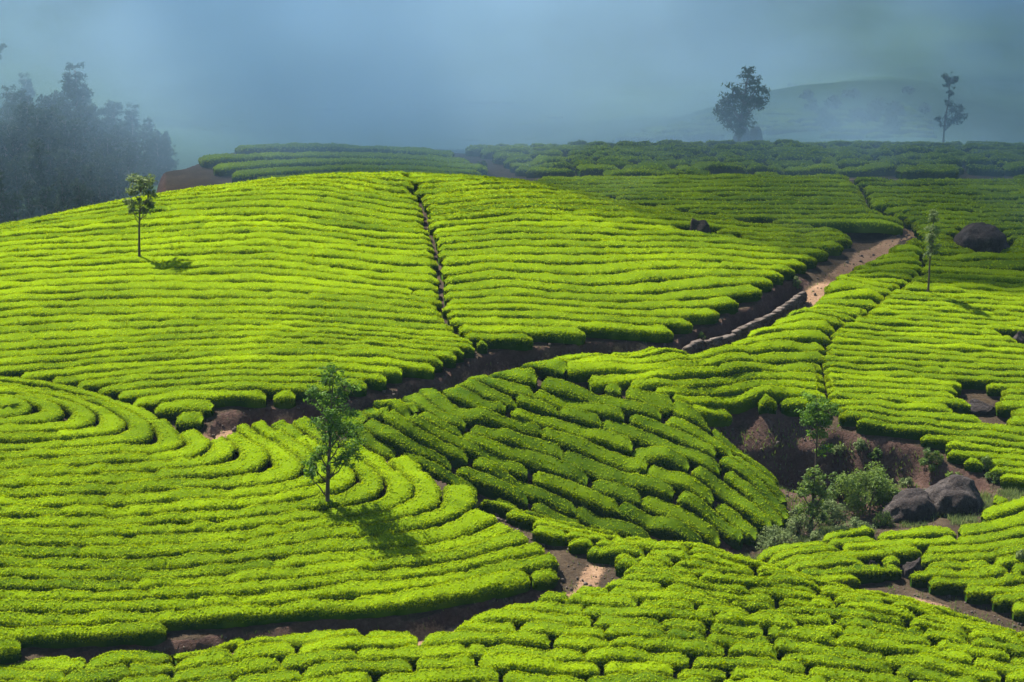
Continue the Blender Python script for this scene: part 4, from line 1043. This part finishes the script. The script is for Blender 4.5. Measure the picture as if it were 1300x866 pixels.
# ------------------------------------------------------------------ shrubs and rough grass in the gully
def shrub(u, v, rx, ry, label, mat=None, leaf=.085, seed=1, flush=.5, d=None, dens=1.0, name='shrub', cat='shrub'):
    rr = np.random.default_rng(seed)
    if d: p = P3(np.array([u]), np.array([v]), np.array([d]))[0]; p[2] = float(ground_any(p[0:1], p[1:2])[0])
    else: p, d = ground_hit(u, v)
    k = d / F_PX
    root = empty(name, p); tag(root, label, cat)
    X_, Z_ = 1.25 * rx * k, 2.35 * ry * k
    stems = []
    for i in range(7):
        e = np.array([rr.normal(0, .5) * X_, rr.normal(0, .4) * X_, Z_ * rr.uniform(.5, .9)])
        stems.append(tube(np.array([[rr.normal(0, .1), rr.normal(0, .1), -.15], e * .5 + [0, 0, .1], e]), np.array([.04, .028, .012]), 5))
    V_, q_ = joined(stems); link('stems', mesh_from('stems', V_, q_, None, M_BARK, None, True), root)
    ns = 26
    sc = np.stack([rr.uniform(-1, 1, ns) * X_ * .85, rr.uniform(-1, 1, ns) * X_ * .6, rr.uniform(.12, .9, ns) * Z_], -1)
    lim = np.sqrt(np.clip(1 - (sc[:, 2] / Z_) ** 2, .05, 1)); sc[:, 0] *= lim; sc[:, 1] *= lim
    sr = rr.uniform(.16, .34, ns) * min(X_, Z_) * 1.1
    nl = int(dens * 7.0 * X_ * Z_ / (leaf * leaf)) + 200
    which = rr.choice(ns, nl, p=sr ** 2 / (sr ** 2).sum())
    dirs = rr.normal(0, 1, (nl, 3)); dirs /= np.linalg.norm(dirs, axis=1)[:, None]
    pos = sc[which] + dirs * (sr[which] * rr.uniform(.1, 1, nl) ** .4)[:, None]
    pos[:, 2] = np.maximum(pos[:, 2], -.05)
    lv, lq = cards(pos, dirs * .7 + [0, 0, .5], np.full(nl, leaf), .38, .7, rr)
    f = link('foliage', mesh_from('foliage', lv, lq, None, mat or M_SHRUB, np.clip(np.repeat(rr.normal(flush, .14, ns)[which] + rr.normal(0, .1, nl), 4), 0, 1)), root)
    f['kind'] = 'stuff'
for a in [
 (1098, 650, 36, 24, 'biggest round bright green bush beside the left boulder', M_SHRUB, .085, 41, .55),
 (1068, 640, 20, 17, 'dark green bush touching the biggest bush on its left', M_SHRUB, .085, 42, .35),
 (1058, 670, 20, 15, 'grey green twiggy bush right of the short leafy tree', M_GREY, .07, 43, .4),
 (985, 696, 24, 11, 'pale grey green bush low at the gully mouth, leftmost', M_GREY, .07, 44, .5),
 (1015, 682, 16, 13, 'grey bush at the foot of the short leafy tree', M_GREY, .07, 45, .45),
 (1044, 690, 24, 8, 'low pale bush above the crest of the low slope', M_GREY, .07, 46, .6),
 (1086, 682, 24, 9, 'low grey bush below the left boulder', M_GREY, .07, 47, .35),
 (1068, 578, 13, 6, 'small pale plant on the dark bank right of the tall tree', M_GREY, .08, 48, .5),
 (1092, 571, 9, 6, 'tiny pale plant high on the dark gully bank', M_GREY, .08, 49, .5),
 (1112, 584, 8, 7, 'small green plant in the middle of the dark gully bank', M_SHRUB, .08, 50, .35),
 (1183, 596, 13, 12, 'round dark green bush on the bank above the big boulder', M_SHRUB, .08, 51, .45),
 (1252, 598, 9, 9, 'upright green bush under the right end of the tea rows', M_SHRUB, .08, 52, .4),
 (1106, 614, 12, 9, 'grey bush growing behind the biggest round bush', M_GREY, .08, 53, .45),
 (1211, 609, 9, 5, 'small bright plant above the top of the right boulder', M_SHRUB, .08, 54, .6),
 (1298, 725, 9, 14, 'dry tan bush at the right picture edge by the small track', M_GREY, .08, 55, .8),
 (889, 434, 6, 5, 'small round bush at the lower end of the stone wall', M_SHRUB, .08, 56, .4),
 (1011, 366, 5, 7, 'small upright bush by the upper end of the stone wall', M_GREY, .08, 57, .4),
 (612, 214, 6, 4, 'small dark bush at the right tip of the dull knoll', M_SHRUB, .1, 58, .2),
] + [(u, v, r, r * .7, 'small %s bush %s' % (c, w), M_GREY if 'grey' in c else M_SHRUB, .08, 70 + i, .45) for i, (u, v, r, c, w) in enumerate([
 (1135, 640, 11, 'green', 'squeezed in left of the left boulder'), (1120, 668, 12, 'yellow green', 'below the left boulder'), (1082, 628, 12, 'green', 'behind the biggest bush at its left'), (1128, 622, 9, 'grey', 'behind the biggest bush at its right'),
 (1150, 618, 8, 'grey', 'behind the gap above the left boulder'), (1048, 645, 10, 'green', 'right beside the short leafy tree'), (1008, 660, 10, 'grey', 'left of the short leafy tree'), (965, 694, 9, 'grey', 'at the far left tip of the gully grass'), (1040, 622, 8, 'grey', 'at the foot of the tall thin tree'), (1262, 612, 9, 'green', 'right of the right boulder')])]:
    shrub(*a)
rr = np.random.default_rng(33)
for i in range(16):
    u = float(rr.uniform(1010, 1185)); v = float(rr.uniform(122, 172))
    p, d = ground_hit(u, v, 218.0)
    shrub(u, v, float(rr.uniform(6, 11)), float(rr.uniform(4, 7)), 'dark bush on the hillside dissolving in mist behind the ridge', M_FOREST, .28, 200 + i, .05, d=d)
    for o in COL.objects:
        if o.get('label', '').startswith('dark bush on the hillside'): o['group'] = 'bushes on the misty hill'
def grass(polys, n, hgt, mat, seed, label):
    rr = np.random.default_rng(seed)
    vs_, fl = [], []
    P_ = []
    for po in polys:
        lo_, hi_ = po[:, :2].min(0), po[:, :2].max(0)
        xy = rr.uniform(lo_, hi_, (n * 3, 2)); xy = xy[inside(po, xy[:, 0], xy[:, 1])][:n]; P_.append(xy)
    xy = np.concatenate(P_)
    dn = fbm(xy[:, 0], xy[:, 1], .9, 2, 60); xy = xy[dn > -.25 + rr.normal(0, .2, len(xy))]
    m_ = len(xy); z = ground(xy[:, 0], xy[:, 1])
    th = rr.uniform(0, np.pi, m_); h_ = hgt * rr.uniform(.5, 1.3, m_); ln = rr.normal(0, .35, (m_, 2)) * h_[:, None]
    w_ = np.stack([np.cos(th), np.sin(th)], -1) * .022
    b = np.c_[xy, z - .03]
    t = np.c_[xy + ln, z + h_]
    mid = (b * .45 + t * .55); mid[:, :2] -= ln * .15
    v = np.stack([b + np.c_[w_, np.zeros(m_)], mid + np.c_[w_ * .7, np.zeros(m_)], t, mid - np.c_[w_ * .7, np.zeros(m_)], b - np.c_[w_, np.zeros(m_)]], 1)
    i5 = np.arange(m_) * 5
    q = np.stack([i5, i5 + 1, i5 + 3, i5 + 4], -1); tr = np.stack([i5 + 1, i5 + 2, i5 + 3], -1)
    o = link('grass', mesh_from('grass', v.reshape(-1, 3), q, tr, mat, np.repeat(np.clip(rr.normal(.5, .25, m_), 0, 1), 5)))
    tag(o, label, 'grass', None, 'stuff')
gr1 = [trace(S2, p) for p in ([(930,698),(960,690),(1010,672),(1050,660),(1120,664),(1118,672),(1060,682),(1000,692),(950,703)],)]
gr2 = [trace(S2, p) for p in ([(1120,640),(1200,616),(1262,606),(1300,612),(1300,624),(1256,630),(1250,650),(1180,655),(1130,655)], [(1085,600),(1200,598),(1250,606),(1170,618),(1100,626)])]
grass(gr1, 9000, .38, M_GREY, 61, 'pale grey green rough grass filling the gully mouth')
grass(gr2, 5000, .32, M_GREY, 62, 'dry rough grass around the two big boulders')
# ------------------------------------------------------------------ loose stones and weeds on the bare ground
def scatter_line(line, half, n, rr):
    L = np.asarray(line)[:, :2]; d = np.r_[0, np.cumsum(np.hypot(*np.diff(L, axis=0).T))]
    t = rr.uniform(0, d[-1], n); p = np.stack([np.interp(t, d, L[:, 0]), np.interp(t, d, L[:, 1])], -1)
    return p + rr.normal(0, half, (n, 2))
rr = np.random.default_rng(91)
xy = np.concatenate([scatter_line(TRACK1, .7, 700, rr), scatter_line(TRACK2, .7, 500, rr), scatter_line(TRACK3, .6, 160, rr), scatter_line(trace(S2, [(940, 575), (1010, 600), (1100, 606), (1200, 610)]), 1.6, 420, rr)])
z = ground(xy[:, 0], xy[:, 1]); sv, sq = [], []
for (x, y), z_ in zip(xy, z):
    r_ = 0.025 * np.exp(rr.normal(0.3, .55))
    sv.append(BOX_V * r_ * rr.uniform(.6, 1.2, 3) * (1 + rr.normal(0, .22, (8, 3))) + [x, y, z_ + r_ * .3]); sq.append(BOX_Q)
V_, q_ = joined(list(zip(sv, sq)))
tag(link('loose_stones', mesh_from('loose_stones', V_, q_, None, M_STONE)), 'small loose stones scattered over the bare tracks and banks', 'stones', None, 'stuff')
def band(line, w): 
    L = np.asarray(line)[:, :2]; t = np.gradient(L, axis=0); t /= np.hypot(t[:, 0], t[:, 1])[:, None]; n_ = np.stack([-t[:, 1], t[:, 0]], -1)
    return np.concatenate([L + n_ * w, (L - n_ * w)[::-1]])
grass([band(TRACK1, 1.5), band(TRACK2, 1.4), band(TRACK3, 1.3)], 1500, .16, M_SHRUB, 63, 'short weeds along the edges of the dirt tracks')
grass([gully], 3800, .22, M_SHRUB, 64, 'sparse weeds clinging to the bare gully bank')

# ------------------------------------------------------------------ air: even haze round everything, and the mist bank rolling in over the far valley
def box_mesh(name, lo, hi):
    v = np.array([[x, y, z] for x in (lo[0], hi[0]) for y in (lo[1], hi[1]) for z in (lo[2], hi[2])], float)
    return mesh_from(name, v, BOX_Q)
def vol_mat(name, dens, col, aniso=0.0):
    m, t = new_mat(name)
    p = N(t, 'ShaderNodeVolumePrincipled', Density=dens, Anisotropy=aniso)
    p.inputs['Color'].default_value = (*col, 1)
    o = N(t, 'ShaderNodeOutputMaterial'); t.links.new(p.outputs[0], o.inputs['Volume'])
    return m, t, p
zmin = float(min(ZT.min(), -75)) - 1.0
m, t, p = vol_mat('haze_air', HAZE_DENSITY, (0.45, 0.70, 1.0))
hz = link('haze', box_mesh('haze', (-440, -130, zmin - 12), (440, 920, 64))); hz.data.materials.append(m); tag(hz, kind='stuff')
if MIST:
    # lumpy closed body of mist: front face undulates, leaning out over the far fields higher up
    nu, nv = 61, 19
    us = np.linspace(-230, 250, nu); vs2 = np.linspace(0, 1, nv)
    top_z, bot_z, back_y = 55.0, -84.0, 640.0
    fz = bot_z + (top_z - bot_z) * vs2
    UU, ZZ = np.meshgrid(us, fz)
    yfront = np.interp(UU, [-230, -90, -60, -40, -20, 2, 12, 40, 250], [196, 196, 192, 184, 170, 160, 157, 157, 157])
    rise = 0.514 * (ZZ + 37)                       # out of view the bank follows the sun's rays, shaped to shade far fields
    yhigh = rise + np.interp(UU + rise, [-230, -60, -10, 3, 13, 25, 33, 60, 250], [180, 172, 164, 163, 158, 154, 154, 154, 154])
    tl = sstep(-21, -3, ZZ)
    YY = yfront * (1 - tl) + yhigh * tl + 4 * fbm(UU, ZZ, 0.035, 3, 70)
    Fv = np.stack([UU, YY, ZZ], -1).reshape(-1, 3); Bv = Fv.copy(); Bv[:, 1] = back_y
    V_ = np.concatenate([Fv, Bv]); i2 = np.arange(nu * nv).reshape(nv, nu); o_ = nu * nv
    fr = np.stack([i2[:-1, :-1], i2[:-1, 1:], i2[1:, 1:], i2[1:, :-1]], -1).reshape(-1, 4)
    bk = fr[:, ::-1] + o_
    def strip(a): return np.stack([a[:-1], a[1:], a[1:] + o_, a[:-1] + o_], -1)
    sides = np.concatenate([strip(i2[0][::-1]), strip(i2[-1]), strip(i2[:, 0]), strip(i2[:, -1][::-1])])
    m, t, p = vol_mat('mist', 0.02, (0.50, 0.72, 0.94), 0.1)
    g = N(t, 'ShaderNodeNewGeometry')
    mp = N(t, 'ShaderNodeMapping'); mp.inputs['Scale'].default_value = (1, .6, 1.7)
    n1 = N(t, 'ShaderNodeTexNoise', Scale=0.026, Detail=4.0, Roughness=0.55)
    t.links.new(g.outputs['Position'], mp.inputs['Vector']); t.links.new(mp.outputs[0], n1.inputs['Vector'])
    mr = N(t, 'ShaderNodeMapRange', interpolation_type='SMOOTHSTEP'); t.links.new(n1.outputs['Fac'], mr.inputs['Value'])
    for k_, v_ in (('From Min', .40), ('From Max', .60), ('To Min', .0008), ('To Max', .0165)): mr.inputs[k_].default_value = v_
    sx = N(t, 'ShaderNodeSeparateXYZ'); t.links.new(g.outputs['Position'], sx.inputs[0])
    mz = N(t, 'ShaderNodeMapRange', interpolation_type='SMOOTHSTEP'); t.links.new(sx.outputs['Z'], mz.inputs['Value'])
    for k_, v_ in (('From Min', -54), ('From Max', -28), ('To Min', .30), ('To Max', 1.9)): mz.inputs[k_].default_value = v_
    mu = N(t, 'ShaderNodeMath', operation='MULTIPLY'); t.links.new(mr.outputs['Result'], mu.inputs[0]); t.links.new(mz.outputs['Result'], mu.inputs[1])
    my = N(t, 'ShaderNodeMapRange', interpolation_type='SMOOTHSTEP'); t.links.new(sx.outputs['Y'], my.inputs['Value'])
    for k_, v_ in (('From Min', 158), ('From Max', 208), ('To Min', .50), ('To Max', 1.25)): my.inputs[k_].default_value = v_
    hi_ = N(t, 'ShaderNodeMapRange'); t.links.new(sx.outputs['Z'], hi_.inputs['Value'])
    for k_, v_ in (('From Min', -24), ('From Max', -8), ('To Min', 0), ('To Max', 3.0)): hi_.inputs[k_].default_value = v_  # denser out of view, so the bank shades the fields below
    mxx = N(t, 'ShaderNodeMath', operation='MAXIMUM'); t.links.new(my.outputs['Result'], mxx.inputs[0]); t.links.new(hi_.outputs['Result'], mxx.inputs[1])
    mv = N(t, 'ShaderNodeMath', operation='MULTIPLY'); t.links.new(mu.outputs[0], mv.inputs[0]); t.links.new(mxx.outputs[0], mv.inputs[1])
    mxr = N(t, 'ShaderNodeMapRange', interpolation_type='SMOOTHSTEP'); t.links.new(sx.outputs['X'], mxr.inputs['Value'])
    for k_, v_ in (('From Min', -8), ('From Max', 16), ('To Min', 1.0), ('To Max', 1.15)): mxr.inputs[k_].default_value = v_
    mw = N(t, 'ShaderNodeMath', operation='MULTIPLY'); t.links.new(mv.outputs[0], mw.inputs[0]); t.links.new(mxr.outputs['Result'], mw.inputs[1])
    # a thicker drift lying over the far end of the ridge
    d1 = N(t, 'ShaderNodeMapRange', interpolation_type='SMOOTHSTEP'); t.links.new(sx.outputs['Y'], d1.inputs['Value'])
    for k_, v_ in (('From Min', 183), ('From Max', 192), ('To Min', 0), ('To Max', .020)): d1.inputs[k_].default_value = v_
    d2 = N(t, 'ShaderNodeMapRange', interpolation_type='SMOOTHSTEP'); t.links.new(sx.outputs['Y'], d2.inputs['Value'])
    for k_, v_ in (('From Min', 208), ('From Max', 226), ('To Min', 1), ('To Max', 0)): d2.inputs[k_].default_value = v_
    d3 = N(t, 'ShaderNodeMapRange', interpolation_type='SMOOTHSTEP'); t.links.new(sx.outputs['X'], d3.inputs['Value'])
    for k_, v_ in (('From Min', 0), ('From Max', 14), ('To Min', 0), ('To Max', 1)): d3.inputs[k_].default_value = v_
    da = N(t, 'ShaderNodeMath', operation='MULTIPLY'); t.links.new(d1.outputs[0], da.inputs[0]); t.links.new(d2.outputs[0], da.inputs[1])
    db = N(t, 'ShaderNodeMath', operation='MULTIPLY'); t.links.new(da.outputs[0], db.inputs[0]); t.links.new(d3.outputs[0], db.inputs[1])
    n2 = N(t, 'ShaderNodeTexNoise', Scale=0.07, Detail=3.0); t.links.new(g.outputs['Position'], n2.inputs['Vector'])
    dn_ = N(t, 'ShaderNodeMapRange', interpolation_type='SMOOTHSTEP'); t.links.new(n2.outputs['Fac'], dn_.inputs['Value'])
    for k_, v_ in (('From Min', .35), ('From Max', .65), ('To Min', .25), ('To Max', 1.5)): dn_.inputs[k_].default_value = v_
    dc = N(t, 'ShaderNodeMath', operation='MULTIPLY'); t.links.new(db.outputs[0], dc.inputs[0]); t.links.new(dn_.outputs[0], dc.inputs[1])
    dd_ = N(t, 'ShaderNodeMath', operation='ADD'); t.links.new(mw.outputs[0], dd_.inputs[0]); t.links.new(dc.outputs[0], dd_.inputs[1])
    # thinner in front of the wood on the left
    l1 = N(t, 'ShaderNodeMapRange', interpolation_type='SMOOTHSTEP'); t.links.new(sx.outputs['X'], l1.inputs['Value'])
    for k_, v_ in (('From Min', -42), ('From Max', -14), ('To Min', .25), ('To Max', 1)): l1.inputs[k_].default_value = v_
    l2 = N(t, 'ShaderNodeMapRange', interpolation_type='SMOOTHSTEP'); t.links.new(sx.outputs['Y'], l2.inputs['Value'])
    for k_, v_ in (('From Min', 225), ('From Max', 275), ('To Min', 0), ('To Max', 1)): l2.inputs[k_].default_value = v_
    l3 = N(t, 'ShaderNodeMapRange', interpolation_type='SMOOTHSTEP'); t.links.new(sx.outputs['Z'], l3.inputs['Value'])
    for k_, v_ in (('From Min', -24), ('From Max', -12), ('To Min', 0), ('To Max', 1)): l3.inputs[k_].default_value = v_
    la = N(t, 'ShaderNodeMath', operation='MAXIMUM'); t.links.new(l1.outputs[0], la.inputs[0]); t.links.new(l2.outputs[0], la.inputs[1])
    lb = N(t, 'ShaderNodeMath', operation='MAXIMUM'); t.links.new(la.outputs[0], lb.inputs[0]); t.links.new(l3.outputs[0], lb.inputs[1])
    lc = N(t, 'ShaderNodeMath', operation='MULTIPLY'); t.links.new(lb.outputs[0], lc.inputs[0]); t.links.new(dd_.outputs[0], lc.inputs[1])
    t.links.new(lc.outputs[0], p.inputs['Density'])
    mb = link('mist_bank', mesh_from('mist_bank', V_, np.concatenate([fr, bk, sides]), None, m)); tag(mb, 'bank of pale blue mist rolling over the far hills and wood', 'mist', None, 'stuff')
    SC.cycles.volume_step_rate = 6.0
    SC.cycles.volume_max_steps = 128
